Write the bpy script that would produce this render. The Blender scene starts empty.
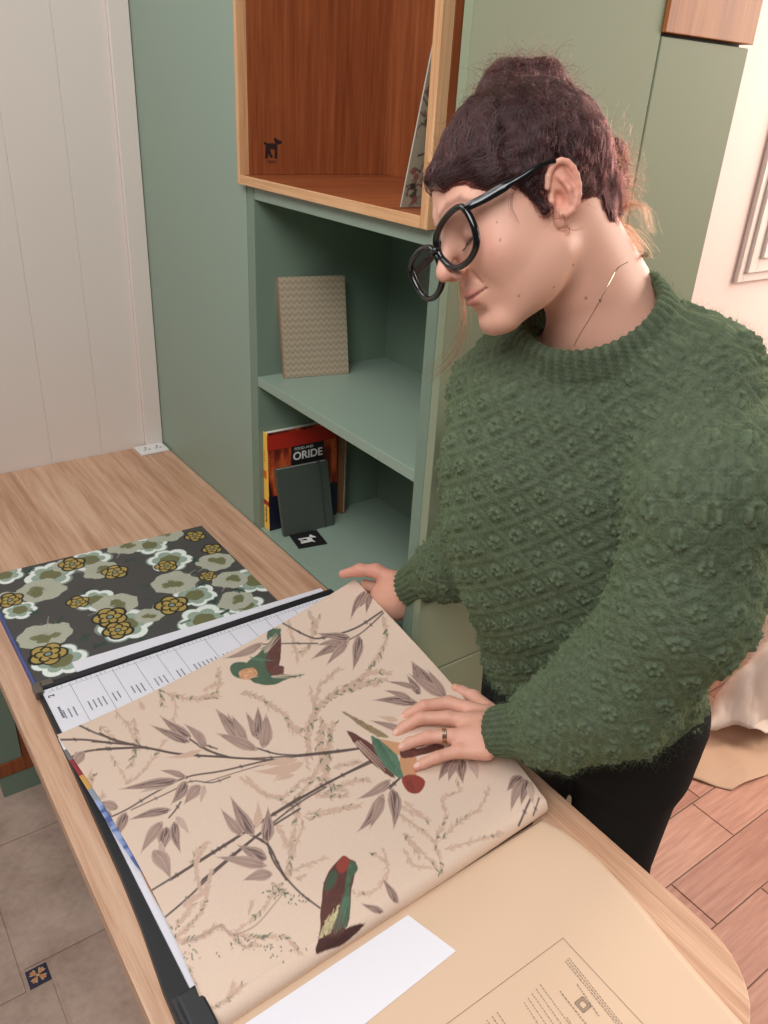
import bpy, bmesh, math, random
import numpy as np
from mathutils import Vector, Matrix
random.seed(7); rng = np.random.default_rng(7)
SC = bpy.context.scene
COL = SC.collection

# ------------------------------------------------------------------ camera
F_PX = 804.0
_A = np.array([-275 - 384, 57 - 512, F_PX]); _V = np.array([290 - 384, 2069 - 512, F_PX])
_a = _A / np.linalg.norm(_A); _v = _V / np.linalg.norm(_V)
_v = _v - _a * (_v @ _a); _v /= np.linalg.norm(_v)
_b = np.cross(_v, _a)
if _b[0] < 0: _b = -_b
R = np.array([_b, _a, -_v])              # rows: world x, y, z in camera axes (right, down, forward)
def _ray(u, w): return R @ np.array([u - 384, w - 512, F_PX])
_d = _ray(165, 445)
CAM = np.array([0, 0, .75]) - _d * (-.9 / _d[2])
def P(u, w, d): return CAM + R @ np.array([(u - 384) / F_PX * d, (w - 512) / F_PX * d, d])
def Zp(u, w, z):
    d = _ray(u, w); return CAM + d * (z - CAM[2]) / d[2]
def Xp(u, w, x):
    d = _ray(u, w); return CAM + d * (x - CAM[0]) / d[0]
def Yp(u, w, y):
    d = _ray(u, w); return CAM + d * (y - CAM[1]) / d[1]
def proj(p):
    c = (np.asarray(p) - CAM) @ R
    return 384 + F_PX * c[..., 0] / c[..., 2], 512 + F_PX * c[..., 1] / c[..., 2]

cd = bpy.data.cameras.new('camera'); cam = bpy.data.objects.new('camera', cd); COL.objects.link(cam)
cd.sensor_fit = 'HORIZONTAL'; cd.sensor_width = 36; cd.lens = 36 * F_PX / 768; cd.clip_start = .02
_M = np.eye(4); _M[:3, 0] = R[:, 0]; _M[:3, 1] = -R[:, 1]; _M[:3, 2] = -R[:, 2]; _M[:3, 3] = CAM
cam.matrix_world = Matrix(_M.tolist())
SC.camera = cam

# ------------------------------------------------------------------ objects
def tag(o, label=None, cat=None, group=None, kind=None):
    if label: o['label'] = label
    if cat: o['category'] = cat
    if group: o['group'] = group
    if kind: o['kind'] = kind
    return o
def empty(name, loc=(0, 0, 0), rz=0, parent=None):
    o = bpy.data.objects.new(name, None); COL.objects.link(o)
    o.location = tuple(loc); o.rotation_euler = (0, 0, rz); o.empty_display_size = .05
    if parent: o.parent = parent
    return o
def sh(o, ang=None):
    me = o.data
    me.polygons.foreach_set('use_smooth', [True] * len(me.polygons))
    if ang is not None:
        me.set_sharp_from_angle(angle=math.radians(ang))
    return o
def link_mesh(name, me, parent=None, mats=()):
    o = bpy.data.objects.new(name, me); COL.objects.link(o)
    for m in mats: me.materials.append(m)
    if parent is not None:
        o.parent = parent
        o.location = -Vector(parent.location) if parent.rotation_euler.z == 0 and not parent.get('localspace') else (0, 0, 0)
    return o
class MB:
    """collects shapes into one mesh; coordinates are world coordinates"""
    def __init__(s): s.v = []; s.f = []; s.m = []; s.sm = []
    def add(s, vs, fs, mat=0, smooth=False):
        n = len(s.v); s.v += [tuple(float(c) for c in v) for v in vs]
        for f in fs: s.f.append([n + i for i in f]); s.m.append(mat); s.sm.append(smooth)
    def box(s, lo, hi, mat=0, bev=0.0, M=None):
        x0, y0, z0 = lo; x1, y1, z1 = hi
        bm = bmesh.new(); bmesh.ops.create_cube(bm, size=1)
        for v in bm.verts: v.co = Vector(((x0 + x1) / 2 + v.co.x * (x1 - x0), (y0 + y1) / 2 + v.co.y * (y1 - y0), (z0 + z1) / 2 + v.co.z * (z1 - z0)))
        if bev > 0: bmesh.ops.bevel(bm, geom=bm.edges[:] , offset=bev, segments=2, affect='EDGES', profile=.5)
        if M is not None: bm.transform(M)
        bm.verts.index_update()
        s.add([v.co for v in bm.verts], [[v.index for v in f.verts] for f in bm.faces], mat, False); bm.free()
    def prism(s, pts, z0, z1, mat=0, axis='z', smooth=False, bev=0):
        """polygon pts (2D) extruded along an axis"""
        def mk(p, t):
            if axis == 'z': return (p[0], p[1], t)
            if axis == 'x': return (t, p[0], p[1])
            return (p[0], t, p[1])
        bm = bmesh.new()
        lo = [bm.verts.new(mk(p, z0)) for p in pts]
        f = bm.faces.new(lo)
        r = bmesh.ops.extrude_face_region(bm, geom=[f])
        d = Vector(mk((0, 0), z1 - z0))
        for v in [g for g in r['geom'] if isinstance(g, bmesh.types.BMVert)]: v.co += d
        bmesh.ops.recalc_face_normals(bm, faces=bm.faces)
        if bev > 0:
            ed = [e for e in bm.edges if len(e.link_faces) == 2 and e.calc_face_angle(0) > .7]
            bmesh.ops.bevel(bm, geom=ed, offset=bev, segments=2, affect='EDGES', profile=.5)
        bm.verts.index_update()
        s.add([v.co for v in bm.verts], [[v.index for v in f.verts] for f in bm.faces], mat, smooth); bm.free()
    def tube(s, pts, r, n=8, mat=0, closed=False, cap=True, flat=1.0, up=None):
        pts = [np.asarray(p, float) for p in pts]; N = len(pts)
        rs = r if hasattr(r, '__len__') else [r] * N
        vs = []; prev = None
        for i in range(N):
            if closed: t = pts[(i + 1) % N] - pts[i - 1]
            else: t = pts[min(i + 1, N - 1)] - pts[max(i - 1, 0)]
            t = t / (np.linalg.norm(t) + 1e-12)
            if up is not None: a = np.asarray(up, float)
            elif prev is None: a = np.array([0, 0, 1.]) if abs(t[2]) < .9 else np.array([1., 0, 0])
            else: a = prev
            a = a - t * (a @ t); a /= np.linalg.norm(a) + 1e-12; b = np.cross(t, a); prev = a
            for k in range(n):
                an = 2 * math.pi * k / n
                vs.append(pts[i] + rs[i] * (a * math.cos(an) * flat + b * math.sin(an)))
        fs = []
        for i in range(N if closed else N - 1):
            j = (i + 1) % N
            for k in range(n):
                fs.append([i * n + k, i * n + (k + 1) % n, j * n + (k + 1) % n, j * n + k])
        if cap and not closed: fs += [list(range(n))[::-1], [(N - 1) * n + k for k in range(n)]]
        s.add(vs, fs, mat, True)
    def build(s, name, mats, parent=None, ang=40):
        me = bpy.data.meshes.new(name)
        me.from_pydata(s.v, [], s.f); me.update()
        if not isinstance(mats, (list, tuple)): mats = [mats]
        o = link_mesh(name, me, parent, mats)
        me.polygons.foreach_set('material_index', s.m)
        if any(s.sm): me.set_sharp_from_angle(angle=math.radians(ang))
        me.polygons.foreach_set('use_smooth', s.sm)
        me.update()
        return o
def np_mesh(name, V, Fq, parent, mats, smooth=True, cols=None, attrs=None):
    """V (n,3); Fq (m,4) or (m,3)"""
    me = bpy.data.meshes.new(name)
    V = np.ascontiguousarray(V, np.float32); Fq = np.asarray(Fq)
    me.vertices.add(len(V)); me.vertices.foreach_set('co', V.ravel())
    k = Fq.shape[1]
    me.loops.add(Fq.size); me.loops.foreach_set('vertex_index', np.ascontiguousarray(Fq, np.int32).ravel())
    me.polygons.add(len(Fq)); me.polygons.foreach_set('loop_start', np.arange(0, Fq.size, k, dtype=np.int32))
    me.polygons.foreach_set('use_smooth', np.full(len(Fq), smooth))
    me.update(calc_edges=True)
    if cols is not None:
        ca = me.color_attributes.new('tint', 'FLOAT_COLOR', 'POINT')
        c4 = np.ones((len(V), 4), np.float32); c4[:, :3] = cols
        ca.data.foreach_set('color', c4.ravel())
    for nm, arr in (attrs or {}).items():
        arr = np.asarray(arr, np.float32)
        if arr.ndim == 1:
            a = me.attributes.new(nm, 'FLOAT', 'POINT'); a.data.foreach_set('value', arr)
        else:
            a = me.attributes.new(nm, 'FLOAT_VECTOR', 'POINT'); a.data.foreach_set('vector', arr.ravel())
    return link_mesh(name, me, parent, mats)

# ------------------------------------------------------------------ materials
def srgb(r, g, b):
    def f(c):
        c /= 255.; return c / 12.92 if c <= .04045 else ((c + .055) / 1.055) ** 2.4
    return (f(r), f(g), f(b), 1)
def srgb3(r, g, b): return np.array(srgb(r, g, b)[:3])
def mat(name, color=(.5, .5, .5, 1), rough=.5, spec=.5, metal=0, build=None, **kw):
    m = bpy.data.materials.new(name); m.use_nodes = True
    nt = m.node_tree; b = nt.nodes['Principled BSDF']
    b.inputs['Base Color'].default_value = color; b.inputs['Roughness'].default_value = rough
    b.inputs['Specular IOR Level'].default_value = spec; b.inputs['Metallic'].default_value = metal
    for k, v in kw.items(): b.inputs[k.replace('_', ' ')].default_value = v
    if build: build(nt, b)
    return m
def N(nt, t, **kw):
    n = nt.nodes.new(t)
    for k, v in kw.items():
        if k in n.inputs: n.inputs[k].default_value = v
        else: setattr(n, k, v)
    return n
def coords(nt, scale=(1, 1, 1), kind='Object', rot=(0, 0, 0)):
    tc = N(nt, 'ShaderNodeTexCoord'); mp = N(nt, 'ShaderNodeMapping')
    mp.inputs['Scale'].default_value = scale; mp.inputs['Rotation'].default_value = rot
    nt.links.new(tc.outputs[kind], mp.inputs['Vector']); return mp.outputs['Vector']
def ramp(nt, fac, stops):
    r = N(nt, 'ShaderNodeValToRGB'); el = r.color_ramp.elements
    while len(el) < len(stops): el.new(.5)
    for e, (p, c) in zip(el, stops): e.position = p; e.color = c
    nt.links.new(fac, r.inputs['Fac']); return r.outputs['Color']
def bump(nt, b, h, strength=.3, dist=.001):
    n = N(nt, 'ShaderNodeBump'); n.inputs['Strength'].default_value = strength; n.inputs['Distance'].default_value = dist
    nt.links.new(h, n.inputs['Height']); nt.links.new(n.outputs['Normal'], b.inputs['Normal']); return n
def wood(name, stops, axis='y', rough=.45, fine=1.0, spec=.35):
    def bld(nt, b):
        s = {'x': (1.2, 26, 26), 'y': (26, 1.2, 26), 'z': (26, 26, 1.2)}[axis]
        v = coords(nt, tuple(c * fine for c in s))
        n1 = N(nt, 'ShaderNodeTexNoise', Scale=2.2, Detail=6, Roughness=.62, Distortion=.25); nt.links.new(v, n1.inputs['Vector'])
        v2 = coords(nt, tuple(c * fine * (7 if c > 2 else 3.5) for c in s))
        n2 = N(nt, 'ShaderNodeTexNoise', Scale=2.0, Detail=3, Roughness=.6); nt.links.new(v2, n2.inputs['Vector'])
        v3 = coords(nt, tuple(c * .22 if c > 2 else c * .7 for c in s))
        n3 = N(nt, 'ShaderNodeTexNoise', Scale=2.0, Detail=2); nt.links.new(v3, n3.inputs['Vector'])
        mx = N(nt, 'ShaderNodeMath', operation='MULTIPLY_ADD'); nt.links.new(n2.outputs['Fac'], mx.inputs[0]); mx.inputs[1].default_value = .55
        nt.links.new(n1.outputs['Fac'], mx.inputs[2])
        mx2 = N(nt, 'ShaderNodeMath', operation='MULTIPLY_ADD'); nt.links.new(n3.outputs['Fac'], mx2.inputs[0]); mx2.inputs[1].default_value = .5
        nt.links.new(mx.outputs[0], mx2.inputs[2])
        mr = N(nt, 'ShaderNodeMapRange'); mr.inputs['From Min'].default_value = .68; mr.inputs['From Max'].default_value = 1.38
        nt.links.new(mx2.outputs[0], mr.inputs['Value'])
        nt.links.new(ramp(nt, mr.outputs[0], stops), b.inputs['Base Color'])
        bump(nt, b, mx.outputs[0], .12, .0006)
    return mat(name, rough=rough, spec=spec, build=bld)
def painted(name, c, rough=.45, grain=.03, spec=.4):
    def bld(nt, b):
        v = coords(nt, (1, 1, 1))
        n = N(nt, 'ShaderNodeTexNoise', Scale=3.0, Detail=3); nt.links.new(v, n.inputs['Vector'])
        lo = tuple(x * (1 - grain) for x in c[:3]) + (1,); hi = tuple(min(1, x * (1 + grain)) for x in c[:3]) + (1,)
        nt.links.new(ramp(nt, n.outputs['Fac'], [(.3, lo), (.7, hi)]), b.inputs['Base Color'])
        n2 = N(nt, 'ShaderNodeTexNoise', Scale=420, Detail=2); nt.links.new(v, n2.inputs['Vector'])
        bump(nt, b, n2.outputs['Fac'], .08, .0004)
    return mat(name, rough=rough, spec=spec, build=bld)
def tinted(name, rough=.5, spec=.4, build=None, **kw):
    def bld(nt, b):
        a = N(nt, 'ShaderNodeAttribute'); a.attribute_name = 'tint'
        nt.links.new(a.outputs['Color'], b.inputs['Base Color'])
        if build: build(nt, b, a)
    return mat(name, rough=rough, spec=spec, build=bld, **kw)

# ------------------------------------------------------------------ painting patterns on a fine sheet mesh
class Painter:
    """colours vertices of a sheet; shapes are given in a 2D chart (cx, cy) of those vertices"""
    def __init__(s, cx, cy, base, soft=.55):
        s.x = cx.ravel(); s.y = cy.ravel(); s.c = np.tile(np.asarray(base, float), (len(s.x), 1)); s.soft = soft
    def _idx(s, x0, y0, x1, y1):
        return np.nonzero((s.x > x0) & (s.x < x1) & (s.y > y0) & (s.y < y1))[0]
    def blend(s, i, cov, col):
        cov = np.clip(cov, 0, 1)[:, None]; s.c[i] = s.c[i] * (1 - cov) + np.asarray(col) * cov
    def stroke(s, pts, w, col, w2=None, op=1.0):
        pts = [np.asarray(p, float) for p in pts]; n = len(pts)
        w2 = w if w2 is None else w2
        m = max(w, w2) + 2
        xs = [p[0] for p in pts]; ys = [p[1] for p in pts]
        i = s._idx(min(xs) - m, min(ys) - m, max(xs) + m, max(ys) + m)
        if not len(i): return
        q = np.stack([s.x[i], s.y[i]], 1); cov = np.zeros(len(i))
        for k in range(n - 1):
            a, b = pts[k], pts[k + 1]; ab = b - a; L = ab @ ab + 1e-9
            t = np.clip(((q - a) @ ab) / L, 0, 1); d = np.hypot(*(q - a - t[:, None] * ab).T)
            tt = (k + t) / (n - 1); hw = (w + (w2 - w) * tt) / 2
            cov = np.maximum(cov, (hw - d) / s.soft + .5)
        s.blend(i, np.clip(cov, 0, 1) * op, col)
    def poly(s, pts, col, op=1.0, soft=None):
        pts = np.asarray(pts, float); m = 2; soft = soft or s.soft
        i = s._idx(pts[:, 0].min() - m, pts[:, 1].min() - m, pts[:, 0].max() + m, pts[:, 1].max() + m)
        if not len(i): return
        x = s.x[i]; y = s.y[i]; ins = np.zeros(len(i), bool); dm = np.full(len(i), 1e9)
        for k in range(len(pts)):
            x0, y0 = pts[k]; x1, y1 = pts[(k + 1) % len(pts)]
            c = ((y0 > y) != (y1 > y)); xi = (x1 - x0) * (y - y0) / ((y1 - y0) if y1 != y0 else 1e-9) + x0
            ins ^= c & (x < xi)
            dx, dy = x1 - x0, y1 - y0; t = np.clip(((x - x0) * dx + (y - y0) * dy) / (dx * dx + dy * dy + 1e-9), 0, 1)
            dm = np.minimum(dm, np.hypot(x - x0 - t * dx, y - y0 - t * dy))
        s.blend(i, np.clip(np.where(ins, dm, -dm) / soft + .5, 0, 1) * op, col)
def smooth_closed(pts, k=4):
    pts = [np.asarray(p, float) for p in pts]; n = len(pts); out = []
    for i in range(n):
        p0, p1, p2, p3 = pts[i - 1], pts[i], pts[(i + 1) % n], pts[(i + 2) % n]
        for j in range(k):
            t = j / k
            out.append(.5 * ((2 * p1) + (-p0 + p2) * t + (2 * p0 - 5 * p1 + 4 * p2 - p3) * t * t + (-p0 + 3 * p1 - 3 * p2 + p3) * t ** 3))
    return out
def smooth_open(pts, k=5):
    pts = [np.asarray(p, float) for p in pts]; pts = [2 * pts[0] - pts[1]] + pts + [2 * pts[-1] - pts[-2]]; out = []
    for i in range(1, len(pts) - 2):
        p0, p1, p2, p3 = pts[i - 1:i + 3]
        for j in range(k):
            t = j / k
            out.append(.5 * ((2 * p1) + (-p0 + p2) * t + (2 * p0 - 5 * p1 + 4 * p2 - p3) * t * t + (-p0 + 3 * p1 - 3 * p2 + p3) * t ** 3))
    out.append(pts[-2]); return out
def grid_faces(nu, nv):
    i = np.arange(nu - 1)[:, None] * nv + np.arange(nv - 1)[None, :]
    return np.stack([i, i + nv, i + nv + 1, i + 1], -1).reshape(-1, 4)
# ================================================================== MATERIALS
OAK = [(0, srgb(164, 116, 88)), (.35, srgb(192, 148, 118)), (.6, srgb(210, 168, 138)), (1, srgb(224, 190, 160))]
M_oak_y = wood('light_oak', OAK, 'y', rough=.42)
M_oak_y2 = wood('oak_trim', [(0, srgb(180, 128, 84)), (.5, srgb(214, 164, 118)), (1, srgb(234, 194, 150))], 'z', rough=.45)
M_oak_y3 = wood('oak_trim_across', [(0, srgb(180, 128, 84)), (.5, srgb(214, 164, 118)), (1, srgb(234, 194, 150))], 'y', rough=.45)
ORG = [(0, srgb(112, 54, 26)), (.4, srgb(142, 76, 42)), (.7, srgb(160, 90, 52)), (1, srgb(182, 110, 68))]
M_oakred_z = wood('stained_oak', ORG, 'z', rough=.45, fine=1.3)
M_oakred_x = wood('stained_oak_across', ORG, 'x', rough=.45, fine=1.3)
M_oak_v = wood('oak_upright', [(0, srgb(146, 84, 42)), (.5, srgb(180, 114, 64)), (1, srgb(198, 134, 82))], 'z', rough=.45)
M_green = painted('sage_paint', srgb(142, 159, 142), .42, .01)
M_green_shaded = painted('sage_paint_shaded', srgb(118, 136, 118), .5, .01)  # same sage paint, with the shade of the shelf interior put into its colour
M_door = painted('sage_door_paint', srgb(142, 150, 122), .6, .01)
M_wall = painted('white_board_paint', srgb(228, 214, 203), .6, .01)
M_wall_r = painted('warm_plaster', srgb(238, 216, 206), .8, .02)
M_tile = None
def _tile(nt, b):
    v = coords(nt, (1, 1, 1))
    n = N(nt, 'ShaderNodeTexNoise', Scale=9, Detail=6, Roughness=.65); nt.links.new(v, n.inputs['Vector'])
    n2 = N(nt, 'ShaderNodeTexNoise', Scale=70, Detail=3); nt.links.new(v, n2.inputs['Vector'])
    ad = N(nt, 'ShaderNodeMath', operation='MULTIPLY_ADD'); nt.links.new(n2.outputs['Fac'], ad.inputs[0]); ad.inputs[1].default_value = .25; nt.links.new(n.outputs['Fac'], ad.inputs[2])
    nt.links.new(ramp(nt, ad.outputs[0], [(.42, srgb(160, 136, 120)), (.62, srgb(180, 156, 140)), (.85, srgb(198, 174, 158))]), b.inputs['Base Color'])
    bump(nt, b, ad.outputs[0], .25, .002)
M_tile = mat('stone_tile', rough=.5, spec=.35, build=_tile)
M_grout = mat('grout', srgb(120, 100, 88), rough=.9)
def _plank(nt, b):
    v = coords(nt, (3, 40, 40))
    g = N(nt, 'ShaderNodeNewGeometry')
    n = N(nt, 'ShaderNodeTexNoise', Scale=2, Detail=6, Roughness=.65); nt.links.new(v, n.inputs['Vector'])
    ad = N(nt, 'ShaderNodeMath', operation='MULTIPLY_ADD'); nt.links.new(g.outputs['Random Per Island'], ad.inputs[0]); ad.inputs[1].default_value = .3; nt.links.new(n.outputs['Fac'], ad.inputs[2])
    nt.links.new(ramp(nt, ad.outputs[0], [(.35, srgb(156, 106, 88)), (.65, srgb(182, 130, 110)), (.95, srgb(204, 156, 134))]), b.inputs['Base Color'])
    bump(nt, b, n.outputs['Fac'], .3, .002)
M_plank = mat('terracotta_plank', rough=.42, spec=.4, build=_plank)
M_white = mat('white_plastic', srgb(232, 228, 224), rough=.35)
M_dark = mat('dark_hole', srgb(30, 30, 30), rough=.7)
M_black = mat('black_board', srgb(34, 34, 36), rough=.5)
M_paper = mat('white_paper', srgb(230, 227, 232), rough=.8, spec=.2)
M_line = mat('grey_print', srgb(120, 118, 128), rough=.8, spec=.1)

# ================================================================== SETTING
fl = MB()
fl.box((-2.2, -3.4, -.03), (.12, .02, -.006), 1)
x0, y0, a_, b_ = -.687, -.847, .35, .05
g = .004
INS = []
for i in range(-7, 8):
    for j in range(-8, 9):
        ox = x0 + i * a_ - j * b_; oy = y0 + i * b_ + j * a_
        if -2.15 < ox < .1 - a_ and -3.2 < oy < -.38:
            fl.box((ox + g, oy + b_ + g, -.012), (ox + a_ - g, oy + b_ + a_ - g, 0), 0, .0015)
            INS.append((ox, oy))
# tiles beyond the regular field, cut at its borders
fl.box((-2.2, -3.4, -.012), (.12, .02, -.004), 0)
o = fl.build('floor', [M_tile, M_grout]); tag(o, kind='structure')
# terracotta planks
pl = MB(); pl.box((.12, -3.4, -.03), (3.2, .2, -.003), 1)
row = 0; y = -1.673 - .1275 * 13
while y < .1:
    x = .12 - random.random() * .6
    if abs(y + 1.4165) < .02: x = .909 - .6 * 2
    while x < 3.1:
        xa, xb = max(x, .12), min(x + .6, 3.15)
        if xb - xa > .02: pl.box((xa + .0015, y + .0015, -.012), (xb - .0015, y + .1275 - .0015, 0), 0, .001)
        x += .6
    y += .1275
o = pl.build('floor', [M_plank, M_grout]); tag(o, kind='structure')

# painted insert tiles
def _ins(nt, b):
    pass
M_navy = mat('navy_glaze', srgb(44, 44, 66), rough=.3); M_ochre = mat('ochre_glaze', srgb(206, 140, 84), rough=.3); M_cream = mat('cream_glaze', srgb(196, 178, 158), rough=.3)
nvis = 0
for (ox, oy) in INS:
    px, py = proj(np.array([ox + .025, oy + .025, 0]))
    if not (0 < px < 760 and 500 < py < 1020): continue
    if ox > -.5: continue
    t = MB(); cx, cy = ox + b_ / 2, oy + b_ / 2
    t.box((ox + g, oy + g, -.004), (ox + b_ - g, oy + b_ - g, .0006), 0, .0008)
    h = .0011
    for q in range(4):
        an = q * math.pi / 2
        for da, r1, r2, m_ in ((math.pi / 4, .003, .0185, 1), (math.pi / 4 - .38, .009, .0175, 2), (math.pi / 4 + .38, .009, .0175, 2)):
            w = .0042 if m_ == 1 else .0017
            an2 = an + da; pts = []
            for k in range(12):
                tt = 2 * math.pi * k / 12; rr = (r1 + r2) / 2 + (r2 - r1) / 2 * math.cos(tt); ww = w * math.sin(tt)
                pts.append((cx + rr * math.cos(an2) - ww * math.sin(an2), cy + rr * math.sin(an2) + ww * math.cos(an2), h))
            t.add(pts, [list(range(12))], m_)
    t.add([(cx + .003 * math.cos(k), cy + .003 * math.sin(k), h + .0002) for k in np.arange(8) * math.pi / 4], [list(range(8))], 2)
    o = t.build('floor_tile', [M_navy, M_ochre, M_cream]); nvis += 1
    tag(o, 'small navy and ochre painted insert tile in the stone floor', 'tile', kind='thing')

# left wall of upright boards, facing the camera
w = MB()
gx = [-1.9, -1.50, -1.235, -.97, -.70, -.435, -.30, -.169, -.05]
gx = [-.05 - .127 * k - (.005 if k else 0) for k in range(20)]; gx[1] = -.169; gx[2] = -.300; gx = sorted(gx)
WL_ = .02
w.box((-2.6, WL_ + .0015, -.02), (.36, WL_ + .05, 2.7), 0)
for i in range(len(gx) - 1):
    w.box((gx[i] + .0005, WL_, 0), (gx[i + 1] - .0005, WL_ + .013, 2.7), 0, .0006)
o = w.build('wall_left', [M_wall]); tag(o, kind='structure')
w = MB(); w.box((-.05, WL_ - .010, .752), (-.0015, WL_ + .012, 2.7), 0, .002)
o = w.build('trim_1', [M_wall]); tag(o, kind='structure')
# right wall behind the cupboards with a sash window
WY = -.80
w = MB()
wx0, wx1, wz0, wz1 = 1.385, 2.05, 1.345, 2.3
w.box((.64, WY, -.02), (wx0, WY + .16, 2.7), 0); w.box((wx1, WY, -.02), (3.2, WY + .16, 2.7), 0)
w.box((wx0, WY, -.02), (wx1, WY + .16, wz0), 0); w.box((wx0, WY, wz1), (wx1, WY + .16, 2.7), 0)
o = w.build('wall_right', [M_wall_r]); tag(o, kind='structure')
M_sash = mat('window_paint', srgb(236, 222, 212), rough=.4)
def _lens(nt, b):
    o = nt.nodes['Material Output']; gl = N(nt, 'ShaderNodeBsdfGlossy'); gl.inputs['Roughness'].default_value = .02
    tr = N(nt, 'ShaderNodeBsdfTransparent'); tr.inputs['Color'].default_value = (.985, .985, .985, 1); mx = N(nt, 'ShaderNodeMixShader'); mx.inputs[0].default_value = .045; nt.links.new(tr.outputs[0], mx.inputs[1]); nt.links.new(gl.outputs[0], mx.inputs[2]); nt.links.new(mx.outputs[0], o.inputs['Surface'])
M_glass = mat('window_glass', build=_lens)
win = empty('window_1', ((wx0 + wx1) / 2, WY, wz0)); tag(win, kind='structure')
w = MB()
for (e, e2, d) in ((.085, .060, .014), (.060, .022, .024), (.022, .0, .034)):      # stepped casing
    a0, a1, c0, c1 = wx0 - e, wx1 + e, wz0 - e, wz1 + e; b0, b1, f0, f1 = wx0 - e2, wx1 + e2, wz0 - e2, wz1 + e2
    w.box((a0, WY - d, c0), (b0, WY - .0003, c1), 0, .002); w.box((b1, WY - d, c0), (a1, WY - .0003, c1), 0, .002)
    w.box((b0 - .0001, WY - d + .0004, c0), (b1 + .0001, WY - .0003, f0), 0, .002); w.box((b0 - .0001, WY - d + .0004, f1), (b1 + .0001, WY - .0003, c1), 0, .002)
o = w.build('casing', [M_sash], win); tag(o, kind='structure')
w = MB()
s_ = .045
for (zl, zh, yy) in ((wz0, wz0 + .5, WY + .03), (wz0 + .47, wz1, WY + .07)):
    w.box((wx0 + .0005, yy, zl), (wx0 + s_, yy + .035, zh), 0, .003); w.box((wx1 - s_, yy, zl), (wx1 - .0005, yy + .035, zh), 0, .003)
    w.box((wx0 + s_, yy + .002, zl), (wx1 - s_, yy + .034, zl + .05), 0, .003); w.box((wx0 + s_, yy + .002, zh - .045), (wx1 - s_, yy + .034, zh), 0, .003)
o = w.build('sash', [M_sash], win); tag(o, kind='structure')
w = MB(); w.box((wx0 + .03, WY + .045, wz0 + .03), (wx1 - .03, WY + .049, wz0 + .49), 0)
w.box((wx0 + .03, WY + .085, wz0 + .5), (wx1 - .03, WY + .089, wz1 - .02), 0)
o = w.build('glass', [M_glass], win); tag(o, kind='structure')

# ================================================================== CUPBOARD WALL
YF = -1.135                                 # face of the doors on the right
# tall plain cupboard between the board wall and the open shelves
c = empty('tall_cupboard', (.18, -.265, 0)); tag(c, 'tall plain sage green cupboard between the white boarded wall and the open shelves', 'cupboard')
w = MB(); w.prism([(-.5345, 0), (WL_ - .001, 0), (WL_ - .001, 2.6), (-.5270, 2.6), (-.5270, 1.4872), (-.5345, 1.4872)], 0, .35, 0, axis='x', bev=.0010); w.build('door', [M_green], c)
# open shelf unit
c = empty('open_shelf_unit', (.18, -.84, 0)); tag(c, 'sage green open shelf unit with two compartments under the oak box', 'shelf unit')
w = MB(); w.box((0, -.5665, .0), (.35, -.5375, 1.487), 0, .0012); w.build('side_panel', [M_green_shaded], c)
w = MB(); w.box((0, -1.135, .0), (.35, -1.1095, 1.487), 0, .0012); w.build('side_panel', [M_green_shaded], c)
w = MB(); w.box((.33, -1.11, .0), (.345, -.566, 1.487), 0); w.build('back_panel', [M_green_shaded], c)
for (za, zb, nm) in ((1.4635, 1.487, 'top_panel'), (1.0935, 1.114, 'shelf'), (.728, .752, 'shelf')):
    w = MB(); w.box((.001, -1.1096, za), (.331, -.5664, zb), 0, .001); w.build(nm, [M_green], c)
w = MB(); w.box((.002, -1.1096, .0), (.33, -.5664, .727), 0, .001); w.build('front_panel', [M_green], c)
# oak box
c = empty('oak_display_box', (.16, -.82, 1.4875)); tag(c, 'open oak box with a burned dog mark, set above the green shelves', 'box shelf')
X0 = -.013
w = MB(); w.box((X0 + .004, -1.112, 1.4877), (.335, -.5285, 1.504), 0, .001); w.build('bottom_panel', [M_oakred_x], c)
w = MB(); w.box((X0 + .0195, -.5385, 1.504), (.335, -.5285, 2.15), 0, .001); w.build('side_panel', [M_oakred_z], c)
w = MB(); w.box((X0 + .0195, -1.112, 1.504), (.335, -1.096, 2.15), 0, .001); w.build('side_panel', [M_oakred_z], c)
w = MB(); w.box((.318, -1.096, 1.504), (.334, -.5385, 2.15), 0, .001); w.build('back_panel', [M_oakred_z], c)
w = MB(); w.box((X0, -1.112, 2.15), (.335, -.5285, 2.17), 0, .001); w.build('top_panel', [M_oakred_x], c)
w = MB(); e_ = X0 - .0012
w.box((e_, -1.1125, 1.4877), (X0 + .019, -1.0955, 2.149), 0, .001); w.build('edge_banding', [M_oak_y2], c)
w = MB(); w.box((e_, -.539, 1.4877), (X0 + .019, -.528, 2.149), 0, .001); w.build('edge_banding', [M_oak_y2], c)
w = MB(); w.box((e_ + .0003, -1.0954, 1.4877), (X0 + .0037, -.5391, 1.5043), 0, .0008); w.build('edge_banding', [M_oak_y3], c)
# burned dog mark on the inner left side (faces -y)
M_burn = mat('burned_mark', srgb(44, 18, 10), rough=.8)
def dog(w, f, m=0):
    body = [(-.42, .34), (-.30, .30), (-.22, .26), (.0, .27), (.18, .26), (.30, .20), (.30, -.62), (.14, -.62), (.16, -.12), (.05, -.06), (-.08, -.08), (-.06, -.26), (.06, -.54), (-.06, -.60), (-.2, -.34), (-.22, -.62), (-.38, -.62), (-.36, -.1), (-.34, .14), (-.46, .26)]
    head = [(.10, .62), (.16, .30), (.34, .20), (.54, .28), (.56, .42), (.38, .46), (.24, .56)]
    for poly in (body, head):
        from mathutils.geometry import tessellate_polygon
        tr = tessellate_polygon([[Vector((p[0], p[1], 0)) for p in poly]])
        w.add([f(*p) for p in poly], [list(t) for t in tr], m)
w = MB(); s_ = .030
cx_, cz_ = .055, 1.592
pp = Yp(272, 148, -.5395); cx_, cz_ = pp[0], pp[2]
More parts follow.
